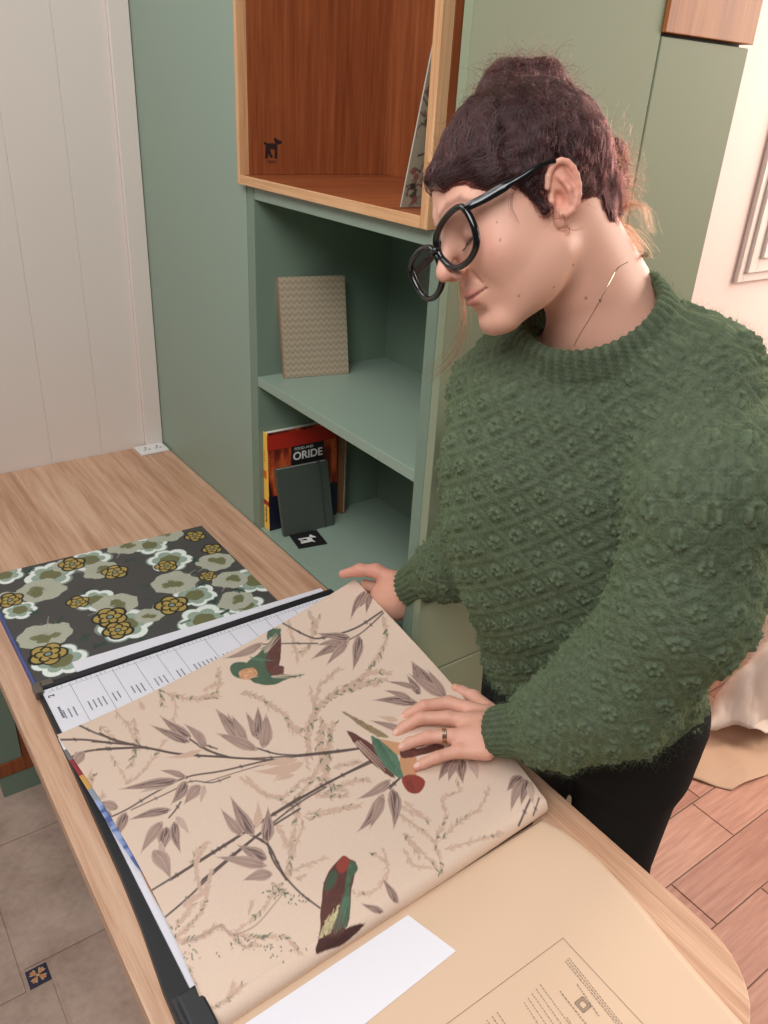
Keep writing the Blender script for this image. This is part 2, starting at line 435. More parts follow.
dog(w, lambda a, b: (cx_ + a * s_ * 1.3, -.5389, cz_ + b * s_))
for dz, l in ((-.76, .34), (-.86, .26)):
    w.add([(cx_ - l * s_, -.5389, cz_ + dz * s_), (cx_ + l * s_, -.5389, cz_ + dz * s_), (cx_ + l * s_, -.5389, cz_ + (dz - .035) * s_), (cx_ - l * s_, -.5389, cz_ + (dz - .035) * s_)], [[0, 1, 2, 3]])
w.build('burned_mark', [M_burn], c)

# cupboard doors on the right, facing the woman
YD = YF - .0185; xs1 = Yp(662, 33, YD)[0]; xe1 = Yp(749, 48, YD)[0]; zo1 = Yp(705, 40, YD)[2]
c = empty('wide_cupboard', (.2, YF + .1, 0)); tag(c, 'wide sage green cupboard behind the woman, its door above a lower drawer front', 'cupboard')
w = MB(); w.box((.0, YF - .0185, .7205), (xs1 - .002, YF - .0005, 2.6), 0, .0012); w.build('door', [M_door], c)
w = MB(); w.box((.0, YF - .0185, .05), (xs1 - .002, YF - .0005, .716), 0, .0012); w.build('drawer', [M_door], c)
w = MB(); w.box((.352, YF, .0), (xs1 - .001, YF + .33, 2.6), 0); w.box((.01, YF - .002, 1.75 + .75), (.36, YF + .33, 2.6), 0); w.build('carcass', [M_dark], c)
c = empty('narrow_cupboard', (.52, YF + .1, 0)); tag(c, 'narrow sage green cupboard with an oak panel above, next to the pale wall', 'cupboard')
w = MB(); w.box((xs1 + .002, YF - .0185, .05), (xe1, YF - .0005, zo1 - .003), 0, .0012); w.build('door', [M_door], c)
w = MB(); w.box((xs1 + .0005, YF - .024, zo1 + .002), (xe1 + .0015, YF + .02, 2.6), 0, .0012); w.build('oak_panel', [M_oak_v], c)
w = MB(); w.box((xs1, YF, .0), (xe1 - .0005, YF + .33, 2.6), 0); w.build('carcass', [M_dark], c)

# ================================================================== DESK
dk = empty('desk', (-.31, -.93, 0)); tag(dk, 'light oak desk with a rounded corner running from the boarded wall', 'desk')
pts = [(-.6195, WL_ - .0015), (-.0015, WL_ - .0015), (-.0015, -1.72)]
cxr, cyr, rr = -.12, -1.755, .118
for k in range(13):
    an = -k / 12 * math.pi / 2; pts.append((cxr + rr * math.cos(an), cyr + rr * math.sin(an)))
pts += [(-.50, -1.873)]
for k in range(13):
    an = -math.pi / 2 - k / 12 * math.pi / 2; pts.append((-.5015 + .118 * math.cos(an), cyr + .118 * math.sin(an)))
w = MB(); w.prism(pts[::-1], .722, .75, 0, bev=.0015); w.build('desktop', [M_oak_y], dk)
# pedestal under the far end: oak frame round green panels, on a plinth
py_ = -.30
pd = MB(); pd.box((-.612, py_ + .012, .07), (-.015, -.02, .7215), 0); pd.box((-.606, py_ + .004, .0), (-.02, -.03, .0695), 0); pd.build('pedestal', [M_green_shaded], dk)
pd = MB()
pd.box((-.614, py_, .070), (-.012, py_ + .018, .110), 0, .001); pd.box((-.614, py_, .69), (-.012, py_ + .018, .7215), 0, .001)
for xa in (-.545, -.03): pd.box((xa, py_, .11), (xa + .018, py_ + .018, .69), 0, .001)
pd.build('pedestal_frame', [M_oakred_z], dk)
pd = MB(); pd.box((-.612, py_ + .004, .1105), (-.547, py_ + .0125, .6895), 0, .001); pd.build('door', [M_green_shaded], dk)
pd = MB(); pd.box((-.526, py_ + .004, .1105), (-.031, py_ + .0125, .6895), 0, .001); pd.build('door', [M_oakred_z], dk)  # brown board added in place of the dark open niche beside the stile
# socket plate
sk = empty('desk_socket', (-.045, -.02, .75)); tag(sk, 'square white power socket plate lying on the desk in the far corner', 'socket')
w = MB(); w.box((-.085, -.046, .7502), (-.006, .010, .757), 0, .002); w.build('plate', [M_white], sk)
w = MB()
for cx_ in (-.06, -.028):
    for dx, dy, a1, b1 in ((0, .007, .0022, .004), (-.006, -.006, .0035, .002), (.006, -.006, .0035, .002)):
        w.box((cx_ + dx - a1, -.018 + dy - b1, .7568), (cx_ + dx + a1, -.018 + dy + b1, .7572), 0)
w.build('pin_hole', [M_dark], sk)
# ================================================================== SHELF THINGS
# cream notebook with scallop cover, leaning on the shelf
def leaf_block(name, label, cat, c0, right, up, thick, w_, h_, cover, spine, pages, cover_t=.002, group=None):
    """closed book: c0 = lower left corner of the front cover, thickness goes back"""
    right = np.asarray(right, float); right /= np.linalg.norm(right); up = np.asarray(up, float); up /= np.linalg.norm(up)
    back = -np.cross(right, up); back /= np.linalg.norm(back); up = np.cross(back, right) * -1 if False else up
    M = np.eye(4); M[:3, 0] = right; M[:3, 1] = back; M[:3, 2] = up; M[:3, 3] = c0
    Mx = Matrix(M.tolist())
    b = empty(name, c0 + right * w_ / 2); tag(b, label, cat, group)
    q = MB(); q.box((0, 0, 0), (w_, cover_t, h_), 0, .0008, Mx); q.box((0, thick - cover_t, 0), (w_, thick, h_), 0, .0008, Mx)
    q.build('cover', [cover], b)
    q = MB(); q.box((-.0012, 0, 0), (.0016, thick, h_), 0, .0006, Mx); q.build('spine', [spine], b)
    q = MB(); q.box((.0016, cover_t, .002), (w_ - .003, thick - cover_t, h_ - .002), 0, 0, Mx); q.build('pages', [pages], b)
    return b, Mx
def _scal(nt, b):
    tc = N(nt, 'ShaderNodeTexCoord'); sx = N(nt, 'ShaderNodeSeparateXYZ'); nt.links.new(tc.outputs['Object'], sx.inputs[0])
    w1 = N(nt, 'ShaderNodeMath', operation='MULTIPLY'); nt.links.new(sx.outputs['X'], w1.inputs[0]); w1.inputs[1].default_value = 2 * math.pi / .024
    sn = N(nt, 'ShaderNodeMath', operation='SINE'); nt.links.new(w1.outputs[0], sn.inputs[0])
    ab = N(nt, 'ShaderNodeMath', operation='ABSOLUTE'); nt.links.new(sn.outputs[0], ab.inputs[0])
    z1 = N(nt, 'ShaderNodeMath', operation='MULTIPLY_ADD'); nt.links.new(ab.outputs[0], z1.inputs[0]); z1.inputs[1].default_value = .006; nt.links.new(sx.outputs['Z'], z1.inputs[2])
    m1 = N(nt, 'ShaderNodeMath', operation='MULTIPLY'); nt.links.new(z1.outputs[0], m1.inputs[0]); m1.inputs[1].default_value = 2 * math.pi / .0125
    s2 = N(nt, 'ShaderNodeMath', operation='SINE'); nt.links.new(m1.outputs[0], s2.inputs[0])
    mr = N(nt, 'ShaderNodeMapRange'); mr.inputs['From Min'].default_value = -1; nt.links.new(s2.outputs[0], mr.inputs['Value'])
    nt.links.new(ramp(nt, mr.outputs[0], [(.2, srgb(178, 158, 134)), (.8, srgb(196, 178, 152))]), b.inputs['Base Color'])
    bump(nt, b, mr.outputs[0], .4, .0006)
M_scal = mat('scallop_cover', rough=.35, spec=.5, metal=.25, build=_scal)
M_copper = mat('rose_gold_spine', srgb(206, 160, 132), rough=.28, metal=.6)
M_pages = mat('page_edges', srgb(225, 218, 205), rough=.8)
c0 = Zp(285, 379, 1.1145); c0 = np.array([.045, -.603, 1.1146]); r_ = np.array([.140, -.030, 0]); 
leaf_block('notebook', 'cream notebook with a scallop pattern standing on the upper green shelf', 'notebook', c0, r_, np.array([.002, .03, .19]), .012, .145, .204, M_scal, M_copper, M_pages)

# bottom shelf: cook book with a yellow spine, grey notebook in front, an orange book behind
def _cook(nt, b):
    v = coords(nt, (30, 30, 9)); n = N(nt, 'ShaderNodeTexNoise', Scale=1.2, Detail=3); nt.links.new(v, n.inputs['Vector'])
    nt.links.new(ramp(nt, n.outputs['Fac'], [(.35, srgb(40, 22, 24)), (.47, srgb(120, 38, 26)), (.58, srgb(190, 80, 40)), (.72, srgb(216, 130, 70))]), b.inputs['Base Color'])
M_cook = mat('red_orange_cover', rough=.35, build=_cook)
M_yel = mat('yellow_spine', srgb(255, 200, 84), rough=.4)
M_redp = mat('red_print', srgb(176, 40, 28), rough=.4); M_orp = mat('orange_print', srgb(224, 104, 30), rough=.4)
M_navyp = mat('dark_blue_print', srgb(24, 26, 44), rough=.4)
ck, Mx = leaf_block('recipe_book', 'large red and orange book with a yellow spine standing on the lowest green shelf', 'book', np.array([.012, -.590, .7525]), np.array([1, -.03, 0]), np.array([0, .03, 1.]), .024, .178, .237, M_cook, M_yel, M_pages)
q = MB()
q.box((-.0016, -.0004, .062), (.0017, .0244, .074), 0, 0, Mx); q.build('spine_band', [M_redp], ck)
q = MB(); q.box((-.0002, -.0006, .196), (.178, .0006, .231), 0, 0, Mx)                     # dark red band on top of the cover
q.build('red_band', [M_redp], ck)
q = MB(); q.box((.0, -.0005, .0), (.178, .0006, .085), 0, 0, Mx); q.build('dark_band', [M_navyp], ck)
# spine printing
q = MB()
q.box((-.0016, .005, .128), (-.0011, .019, .146), 0, 0, Mx); q.build('spine_block', [M_orp], ck); q = MB()
for k in range(9): q.box((-.0016, .008, .020 + k * .0045), (-.0011, .016 - (k % 3) * .002, .0225 + k * .0045), 0, 0, Mx)
q.build('spine_title', [M_dark], ck); q = MB()
for k in range(4): q.box((-.0016, .010, .168 + k * .007), (-.0011, .015, .171 + k * .007), 1, 0, Mx)
q.build('spine_print', [M_dark, M_orp], ck)
# big letters on the cover: the readable word part RIDE
def text_mesh(name, body, M, size, mat_, parent, extrude=.0002, bold=0):
    cu = bpy.data.curves.new(name, 'FONT'); cu.body = body; cu.size = size; cu.extrude = extrude; cu.offset = bold
    t = bpy.data.objects.new('tmp', cu); COL.objects.link(t)
    dg = bpy.context.evaluated_depsgraph_get(); me = bpy.data.meshes.new_from_object(t.evaluated_get(dg))
    bpy.data.objects.remove(t); bpy.data.curves.remove(cu)
    me.transform(Matrix(M.tolist()) if isinstance(M, np.ndarray) else M); me.name = name
    o = link_mesh(name, me, parent, [mat_]); return o
M_whitep = mat('white_print', srgb(225, 220, 214), rough=.6)
M_blackp = mat('black_print', srgb(22, 20, 20), rough=.6)
Mt = Mx @ Matrix.Translation((.062, -.0012, .168)) @ Matrix.Rotation(math.pi / 2, 4, 'X')
q = MB(); q.box((.058, -.0012, .150), (.142, .0003, .196), 0, 0, Mx); q.build('title_panel', [M_blackp], ck)
text_mesh('title', 'ORIDE', Mx @ Matrix.Translation((.062, -.0016, .163)) @ Matrix.Rotation(math.pi / 2, 4, 'X'), .026, M_whitep, ck, bold=.0006)
text_mesh('subtitle', 'FOOD AND', Mx @ Matrix.Translation((.066, -.0016, .186)) @ Matrix.Rotation(math.pi / 2, 4, 'X'), .009, M_whitep, ck)
ob, Mo = leaf_block('book', 'narrow dark book with an orange and tan edge behind the grey notebook', 'book', np.array([.196, -.588, .7525]), np.array([.35, -1, 0]), np.array([0, .0, 1.]), .012, .016, .205, mat('tan_cover', srgb(120, 84, 52), rough=.6), mat('rust_spine', srgb(150, 62, 34), rough=.6), M_pages)
M_greyc = mat('grey_green_leatherette', srgb(72, 78, 70), rough=.5)
gb, Mg = leaf_block('notebook', 'small dark grey notebook with elastic band leaning in front of the red book', 'notebook', np.array([.028, -.632, .7527]), np.array([1, -.055, 0]), np.array([-.04, .16, 1.]), .011, .128, .160, M_greyc, M_greyc, M_pages)
q = MB(); q.box((.103, -.0012, -.0006), (.108, .0122, .1606), 0, .0004, Mg); q.build('elastic_band', [mat('grey_elastic', srgb(58, 64, 56), rough=.7)], gb)
# small black card with a white dog
cp = [Zp(289, 535, .754), Zp(314, 529, .754), Zp(328, 542, .754), Zp(300, 550, .754)]
cc = sum(cp) / 4; e1 = (cp[3] - cp[0]); e2 = (cp[1] - cp[0])
sc_ = (np.linalg.norm(e1) + np.linalg.norm(e2)) / 2
e1 = e1 / np.linalg.norm(e1); e2 = e2 - e1 * (e2 @ e1); e2 /= np.linalg.norm(e2); S2 = .034
cd_ = empty('dog_card', (cc[0], cc[1], .7525)); tag(cd_, 'small black card with a white dog lying on the lowest green shelf', 'card')
q = MB(); M4 = np.eye(4); M4[:3, 0] = e1; M4[:3, 1] = e2; M4[:3, 2] = (0, 0, 1); M4[:3, 3] = (cc[0], cc[1], .7528)
q.box((-S2, -S2, 0), (S2, S2, .0012), 0, .0003, Matrix(M4.tolist())); q.build('card', [M_blackp], cd_)
q = MB(); dog(q, lambda a, b: np.array([cc[0], cc[1], .7543]) + e2 * b * .034 + e1 * a * -.034 + e1 * .003); q.build('dog_mark', [M_whitep], cd_)
# patterned sample board in the oak box, leaning on its right side
bl = Zp(401, 207, 1.506)
A0 = np.array([bl[0], bl[1], 1.5055]); up = np.array([.0, .19, 0]);
tl = Xp(424, 92, A0[0]); tl[1] = max(tl[1], -1.091)
sb = empty('sample_board', A0); tag(sb, 'thin sample board with tiny flowers leaning inside the oak box', 'sample board')
wv = tl - A0; Lh = np.linalg.norm(wv); wv /= Lh
rt = np.array([1., 0, 0]); nn = np.cross(rt, wv)
n1, n2 = 120, 150
U, Vv = np.meshgrid(np.linspace(0, .24, n1), np.linspace(0, .215, n2), indexing='ij')
# board runs up and leans over to the right side panel (towards -y)
Vt = A0 + U[..., None] * rt + Vv[..., None] * wv
pt = Painter(U * 1000, Vv * 1000, srgb3(168, 164, 142), soft=1.5)
for k in range(320):
    cx_, cy_ = random.uniform(4, 236), random.uniform(4, 210); a = random.uniform(0, 6.28)
    colr = random.choice([srgb3(110, 60, 62), srgb3(84, 92, 60), srgb3(60, 60, 52), srgb3(140, 90, 84)])
    if k % 2: pt.poly([(cx_ + 5.5 * math.cos(t), cy_ + 5.5 * math.sin(t)) for t in np.arange(8) * .785], colr)
    else: pt.stroke([(cx_, cy_), (cx_ + 14 * math.cos(a), cy_ + 14 * math.sin(a)), (cx_ + 20 * math.cos(a + .5), cy_ + 20 * math.sin(a + .5))], 3, colr, 1)
M_tint = tinted('printed_board', .6)
np_mesh('printed_face', Vt.reshape(-1, 3) - (nn if nn[1] < 0 else -nn) * -.0002, grid_faces(n1, n2), sb, [M_tint], cols=pt.c)
q = MB(); M4 = np.eye(4); M4[:3, 0] = rt; M4[:3, 1] = wv; M4[:3, 2] = -nn if nn[1] < 0 else nn; M4[:3, 3] = A0
q.box((0, 0, .0003), (.24, .215, .003), 0, .0002, Matrix(M4.tolist())); q.build('board', [mat('board_core', srgb(176, 172, 156), rough=.7)], sb)

# ================================================================== FLORAL BOOK
fb = empty('floral_pattern_book', (-.34, -.69, .75)); tag(fb, 'closed pattern book with olive, white and gold flowers on a dark grey cover', 'pattern book')
fx0, fx1, fy0, fy1 = -.575, -.121, -.892, -.500
n1, n2 = 400, 345
X_, Y_ = np.meshgrid(np.linspace(fx0, fx1, n1), np.linspace(fy0, fy1, n2), indexing='ij')
Y_ = Y_ + (X_ - fx0) / (fx1 - fx0) * -.016 * (Y_ - fy0) / (fy1 - fy0)
Zt = np.full_like(X_, .7675); Vt = np.stack([X_, Y_, Zt], -1)
pxs, pys = proj(Vt)
# chart: metric millimetres of the cover; photo points are brought onto it
pt = Painter(X_ * 1000, Y_ * 1000, srgb3(74, 72, 70), soft=1.1)
def FB(px, py): q_ = Zp(px, py, .7675); return np.array([q_[0] * 1000, q_[1] * 1000])
CW, CG, CK, CS = srgb3(232, 236, 228), srgb3(176, 150, 78), srgb3(20, 22, 20), srgb3(180, 180, 160)
CO, CSG, CDG = srgb3(112, 112, 74), srgb3(140, 158, 142), srgb3(42, 66, 54)
def petal_ring(c, r, n, pr, col, squash=1.0, rot=0, wob=.12):
    for k in range(n):
        an = rot + 2 * math.pi * k / n; q_ = c + r * np.array([math.cos(an), math.sin(an)]); rr = pr * random.uniform(1 - wob, 1 + wob)
        pt.poly([q_ + rr * np.array([math.cos(t), math.sin(t)]) for t in np.arange(14) * 2 * math.pi / 14], col)
def bloom(px, py, r, inner=True):
    c = FB(px, py); rot = random.random() * 6
    petal_ring(c, r * .62, 6, r * .44, CSG * .9, rot=rot); petal_ring(c, r * .60, 6, r * .40, CW, rot=rot)
    petal_ring(c, r * .48, 6, r * .29, CSG * 1.1, rot=rot)
    for k in range(6):
        an = rot + 2 * math.pi * k / 6
        for t in (-.25, 0, .25):
            pt.stroke([c + r * .25 * np.array([math.cos(an + t), math.sin(an + t)]), c + r * .7 * np.array([math.cos(an + t), math.sin(an + t)])], 1.3, CS * 1.12, .5)
    petal_ring(c, r * .18, 5, r * .28, CO, rot=rot)
def fan(px, py, r, ang):
    c = FB(px, py); out = []
    n = 22
    for k in range(n):
        t = 2 * math.pi * k / n; rr = r * (1.0 + .06 * math.cos(8 * t)) * (.82 if abs(math.sin(t / 2)) < .2 else 1)
        out.append(c + rr * np.array([math.cos(t + ang) * 1.0, math.sin(t + ang) * .86]))
    pt.poly(out, CS); 
    for k in range(n):
        t = 2 * math.pi * k / n + ang
        pt.stroke([c, c + r * .97 * np.array([math.cos(t), .86 * math.sin(t)])], .9, CS * .72, .7)
    for k in range(9):
        t = random.uniform(-1.6, 1.6) + ang + math.pi; rr = r * random.uniform(.1, .45)
        q_ = c + rr * np.array([math.cos(t), .86 * math.sin(t)])
        pt.poly([q_ + r * .2 * np.array([math.cos(a), math.sin(a)]) * random.uniform(.7, 1.2) for a in np.arange(9) * .698], CO, .9)
    pt.stroke([c, c + r * 1.25 * np.array([math.cos(ang), math.sin(ang)])], 1.6, CS * .9, 1)
def rosette(px, py, r):
    c = FB(px, py); rot = random.random() * 6
    petal_ring(c, r * .55, 5, r * .55, CK, rot=rot, wob=.08)
    for k in range(5):
        an = rot + 2 * math.pi * k / 5; q_ = c + r * .55 * np.array([math.cos(an), math.sin(an)])
        pt.poly([q_ + r * .40 * np.array([math.cos(t), math.sin(t)]) for t in np.arange(14) * 2 * math.pi / 14], CG)
    for k in range(5):
        an = rot + 2 * math.pi * k / 5 + .6; q_ = c + r * .42 * np.array([math.cos(an), math.sin(an)])
        pt.stroke([q_ + r * .26 * np.array([math.cos(t), math.sin(t)]) for t in np.linspace(an - 2, an + 1.2, 8)], r * .13, CK)
    pt.poly([c + r * .26 * np.array([math.cos(t), math.sin(t)]) for t in np.arange(12) * 2 * math.pi / 12], CK)
    pt.poly([c + r * .16 * np.array([math.cos(t), math.sin(t)]) for t in np.arange(12) * 2 * math.pi / 12], CSG * .9)
def sprig(px, py, ang, L=16):
    c = FB(px, py); d = np.array([math.cos(ang), math.sin(ang)]); nrm = np.array([-d[1], d[0]])
    pt.stroke([c - d * L, c + d * L], 1.4, CDG, .8)
    for t in np.linspace(-.8, .8, 6):
        for s_ in (-1, 1):
            b0 = c + d * L * t; tip = b0 + (d * .5 + nrm * s_) * L * .32; m_ = (b0 + tip) / 2
            pt.poly([b0, m_ + d * 2.2, tip, m_ - d * 2.2], CDG * random.choice([1, 1.4]))
for a in [(50, 575, 25), (90, 560, 22), (125, 625, 26), (170, 560, 24), (205, 620, 26), (195, 595, 22), (60, 660, 24), (255, 580, 26), (245, 605, 20), (20, 610, 16), (5, 575, 18), (150, 545, 20), (165, 650, 18), (95, 600, 20)]: bloom(a[0], a[1], a[2] * 1.9)
for a in [(42, 590, 30, .3), (45, 635, 30, 1.2), (115, 605, 28, 3.3), (175, 582, 30, .4), (100, 570, 24, 2.8), (215, 562, 26, 3.5), (230, 580, 24, 3.9), (165, 535, 26, 4.2), (235, 600, 24, 2.5), (125, 547, 24, 4.0), (68, 565, 20, 5), (150, 615, 18, 1), (3, 600, 20, 2)]: fan(a[0], a[1], a[2] * 1.55, a[3])
for a in [(10, 600, 14), (72, 564, 15), (48, 654, 18), (110, 617, 18), (118, 630, 15), (78, 602, 12), (115, 572, 15), (172, 605, 18), (166, 566, 13), (212, 549, 12), (208, 576, 10), (195, 536, 13)]: rosette(a[0], a[1], a[2] * 1.75)
for k in range(40):
    a = random.choice([(35, 612), (88, 590), (85, 637), (145, 586), (200, 585), (195, 560), (225, 612), (145, 640), (60, 620), (130, 560), (100, 645), (185, 622), (240, 590), (215, 600), (30, 570), (150, 600)]); sprig(a[0], a[1], random.random() * 6.28, 11)
np_mesh('cover', Vt.reshape(-1, 3), grid_faces(n1, n2), fb, [tinted('floral_print', .45)], cols=pt.c)
q = MB()
def quadslab(q, corners, z0, z1, m=0, bev=.0008): q.prism(corners, z0, z1, m, bev=bev)
q.prism([(fx0, fy0), (fx1, fy0), (fx1, fy1 - .016), (fx0, fy1)], .7645, .7674, 0, bev=.0005); q.prism([(fx0, fy0), (fx1, fy0), (fx1, fy1 - .016), (fx0, fy1)], .7502, .7525, 0, bev=.0005)
q.build('board', [mat('cover_board', srgb(70, 74, 70), rough=.6)], fb)
q = MB(); q.prism([(fx0 + .003, fy0 + .003), (fx1 - .004, fy0 + .003), (fx1 - .004, fy1 - .019), (fx0 + .003, fy1 - .003)], .7525, .7645); q.build('pages', [M_paper], fb)
q = MB(); q.box((fx0 - .004, fy0, .7502), (fx0, fy1, .7672), 0, .001); q.build('spine', [mat('blue_spine', srgb(74, 88, 150), rough=.5)], fb)

# white board sticking out from under the open book
wb = empty('white_sample_sheet', (-.27, -.88, .75)); tag(wb, 'white board edge between the floral book and the open wallpaper book', 'board')
q = MB(); q.prism([(-.512, -.8925), (-.030, -.8925), (-.030, -.881), (-.512, -.862)], .7685, .7735, 0, bev=.0012); q.build('sheet', [M_paper], wb)
# ================================================================== OPEN WALLPAPER BOOK
wbk = empty('wallpaper_book', (-.31, -1.25, .75))
tag(wbk, 'large open wallpaper sample book showing a cream page with birds and bamboo leaves', 'sample book')
# ---- black board with its rim
q = MB()
q.prism([(-.599, -1.526), (-.075, -1.526), (-.014, -.893), (-.578, -.893), (-.580, -1.03), (-.585, -1.30), (-.589, -1.38), (-.597, -1.47)], .7502, .7665, 0, bev=.0012)
q.box((-.578, -.906, .7665), (-.014, -.893, .7735), 0, .0015)
q.build('back_cover', [M_black], wbk)
q = MB()      # metal corner guard, far left
q.box((-.584, -.915, .7600), (-.571, -.888, .7755), 0, .0012); q.box((-.5705, -.902, .7600), (-.552, -.888, .7755), 0, .0012)
q.build('corner_guard', [mat('dull_metal', srgb(120, 112, 104), rough=.4, metal=.7)], wbk)
q = MB()      # binding clamp, near left
q.box((-.596, -1.535, .7665), (-.52, -1.494, .776), 0, .002); q.box((-.592, -1.552, .7762), (-.566, -1.500, .786), 0, .003)
q.build('clamp', [mat('black_metal', srgb(40, 42, 44), rough=.35)], wbk)
# ---- index page
q = MB(); q.prism([(-.573, -1.492), (-.085, -1.492), (-.026, -.9075), (-.573, -.9075)], .7666, .7700, 0); ip = q.build('index_page', [M_paper], wbk)
q = MB(); zt = .7703
def ln(x0, y0, x1, y1, w=.0004):
    d = np.array([x1 - x0, y1 - y0]); d = d / np.linalg.norm(d) * w; n_ = (-d[1], d[0])
    q.add([(x0 + n_[0], y0 + n_[1], zt), (x1 + n_[0], y1 + n_[1], zt), (x1 - n_[0], y1 - n_[1], zt), (x0 - n_[0], y0 - n_[1], zt)], [[0, 1, 2, 3]])
hy = Zp(97, 676, zt)[1]
xd = [Zp(a, b, zt)[0] for a, b in [(70, 684), (97, 676), (112, 669), (134.5, 662), (156, 654), (175, 650), (206, 641), (228, 630), (247, 624), (262, 616), (274, 613), (290, 606)]]
x = -.565
while x < -.03: ln(x, hy, x + .004, hy, .0004); x += .006
for x in xd: ln(x, hy + .006, x, hy - .11, .00035)
x = xd[0] - .028
while x < -.05:
    if min(abs(x - d_) for d_ in xd) > .005:
        L = random.uniform(.017, .024); y = hy - .036 - .018
        yy = y
        while yy > y - L: l2 = random.uniform(.001, .003); ln(x, yy, x, yy - l2, .0011); yy -= l2 + .0006
        yy = hy + .002
        while yy < hy + .008: ln(x, yy, x, yy + .002, .0005); yy += .003
    x += .0078
q.build('index_print', [M_line], wbk)
M_ink = mat('dark_print', srgb(90, 86, 104), rough=.8)
p2 = Zp(52, 697, zt)
text_mesh('page_number', '2', np.array([[0, -1, 0, p2[0] + .004], [1, 0, 0, p2[1]], [0, 0, 1, zt], [0, 0, 0, 1]], float), .013, M_ink, wbk, .0001, .0004)
q = MB(); pm = Zp(61, 712, zt)
for k in range(7): ln(pm[0], pm[1] + .014 - k * .0043, pm[0], pm[1] + .0108 - k * .0043, .0018)
q.build('index_heading', [M_ink], wbk)

# ---- page surfaces
TL = Zp(57, 735, .776)[:2]; BL = Zp(205, 1012, .782)[:2]; BR = Zp(541, 794, .786)[:2]; TR = Zp(355, 578, .775 + .086)[:2]
def page(u, v, low=0.0, dx=0.0, bulge=.024):
    """u 0..1 across, v 0 (bound side) .. 1 (free edge); v < 0 rolls down behind"""
    vv = np.clip(v, 0, 1)
    x = (1 - u) * ((1 - vv) * BL[0] + vv * TL[0]) + u * ((1 - vv) * BR[0] + vv * TR[0]) + dx + (1 - u) * .007 * np.sin(np.pi * vv ** .8)
    y = (1 - u) * ((1 - vv) * BL[1] + vv * TL[1]) + u * ((1 - vv) * BR[1] + vv * TR[1])
    z = .780 - .004 * vv + .006 * u * (1 - vv) + (.082 * u ** 1.7 * vv ** 1.15) * (1 - low * .6) + bulge * np.sin(np.pi * vv ** .75) * (1 - .3 * u) * (1 - low)
    th = np.clip(-v, 0, 1) * np.pi / 2 * 1.25; r = .016
    y = y - r * np.sin(th); z = z - r * (1 - np.cos(th)) - .007 * low
    return np.stack([x, y, z], -1)
n1, n2 = 640, 640
vv_ = np.concatenate([np.linspace(-1, 0, 24)[:-1], np.linspace(0, 1, n2 - 23)])
U, Vv = np.meshgrid(np.linspace(0, 1, n1), vv_, indexing='ij')
S = page(U, Vv); CX, CY = proj(S)
BASE = srgb3(224, 198, 177)
pt = Painter(CX, CY, BASE, soft=.9)
STEM, LD, LM, LL, TAN = srgb3(92, 74, 70), srgb3(98, 74, 74), srgb3(182, 153, 138), srgb3(206, 178, 160), srgb3(206, 172, 150)
GRN, MAR, RED, ORA, TEAL = srgb3(76, 98, 76), srgb3(96, 58, 52), srgb3(146, 66, 56), srgb3(204, 150, 112), srgb3(92, 122, 100)
class K:
    def __init__(s, x0, y0, sc): s.x0, s.y0, s.s = x0, y0, sc
    def p(s, a): return (s.x0 + a[0] / s.s, s.y0 + a[1] / s.s)
    def l(s, pts): return [s.p(a) for a in pts]
A5 = K(100, 680, 3.84); C6 = K(200, 760, 3.49); B6 = K(300, 680, 2.954); T3 = K(200, 560, 3.49); H2 = K(380, 540, 3.413); L6 = K(130, 840, 3.84)
def leaf(k, b, t, w, tone='m'):
    b = np.array(k.p(b)); t = np.array(k.p(t)); w = w / k.s; d = t - b; L = np.linalg.norm(d) + 1e-6; d /= L; n_ = np.array([-d[1], d[0]])
    bend = random.uniform(-.08, .08) * L
    col = {'m': LM, 'd': LM * .92, 'l': LL, 't': TAN}[tone]
    def pt_(s, o): return b + d * L * s + n_ * (o + bend * math.sin(math.pi * s))
    prof = [(0, .08), (.12, .34), (.28, .5), (.45, .46), (.65, .28), (.85, .1), (1, 0)]
    out = [pt_(s, w * o) for s, o in prof] + [pt_(s, -w * o) for s, o in prof[::-1][1:]]
    pt.poly(out, col)
    if tone == 't': return
    for o in (-.30, -.15, .12, .28):
        pt.stroke([pt_(.08, w * o * .5), pt_(.3, w * o), pt_(.62, w * o * .6), pt_(.85, w * o * .2)], .9, LD if tone != 'l' else LM * .85, .3, .55)
    if tone == 'd':
        pt.poly([pt_(.03, 0), pt_(.2, w * .22), pt_(.45, w * .24), pt_(.75, w * .04), pt_(.4, -w * .02), pt_(.2, -w * .2)], LD * .9, .85); pt.stroke([pt_(.1, -w * .28), pt_(.35, -w * .3), pt_(.7, -w * .12)], 1.1, LD * .9, .4, .8)
        pt.stroke([pt_(.1, w * .1), pt_(.55, w * .08)], .8, LL, .3, .8); pt.stroke([pt_(.2, -w * .2), pt_(.6, -w * .16)], .7, LL, .3, .6)
def stem(k, pts, w, col=STEM, op=.95):
    pts = smooth_open(k.l(pts)); w = max(w / k.s, .9); pt.stroke(pts, w, col, w * .85, op)
    n_ = len(pts)
    for i in range(3, n_ - 1, 7): pt.stroke([np.array(pts[i]) - .9, np.array(pts[i]) + .9], w * 1.25, col * .8, None, .6)
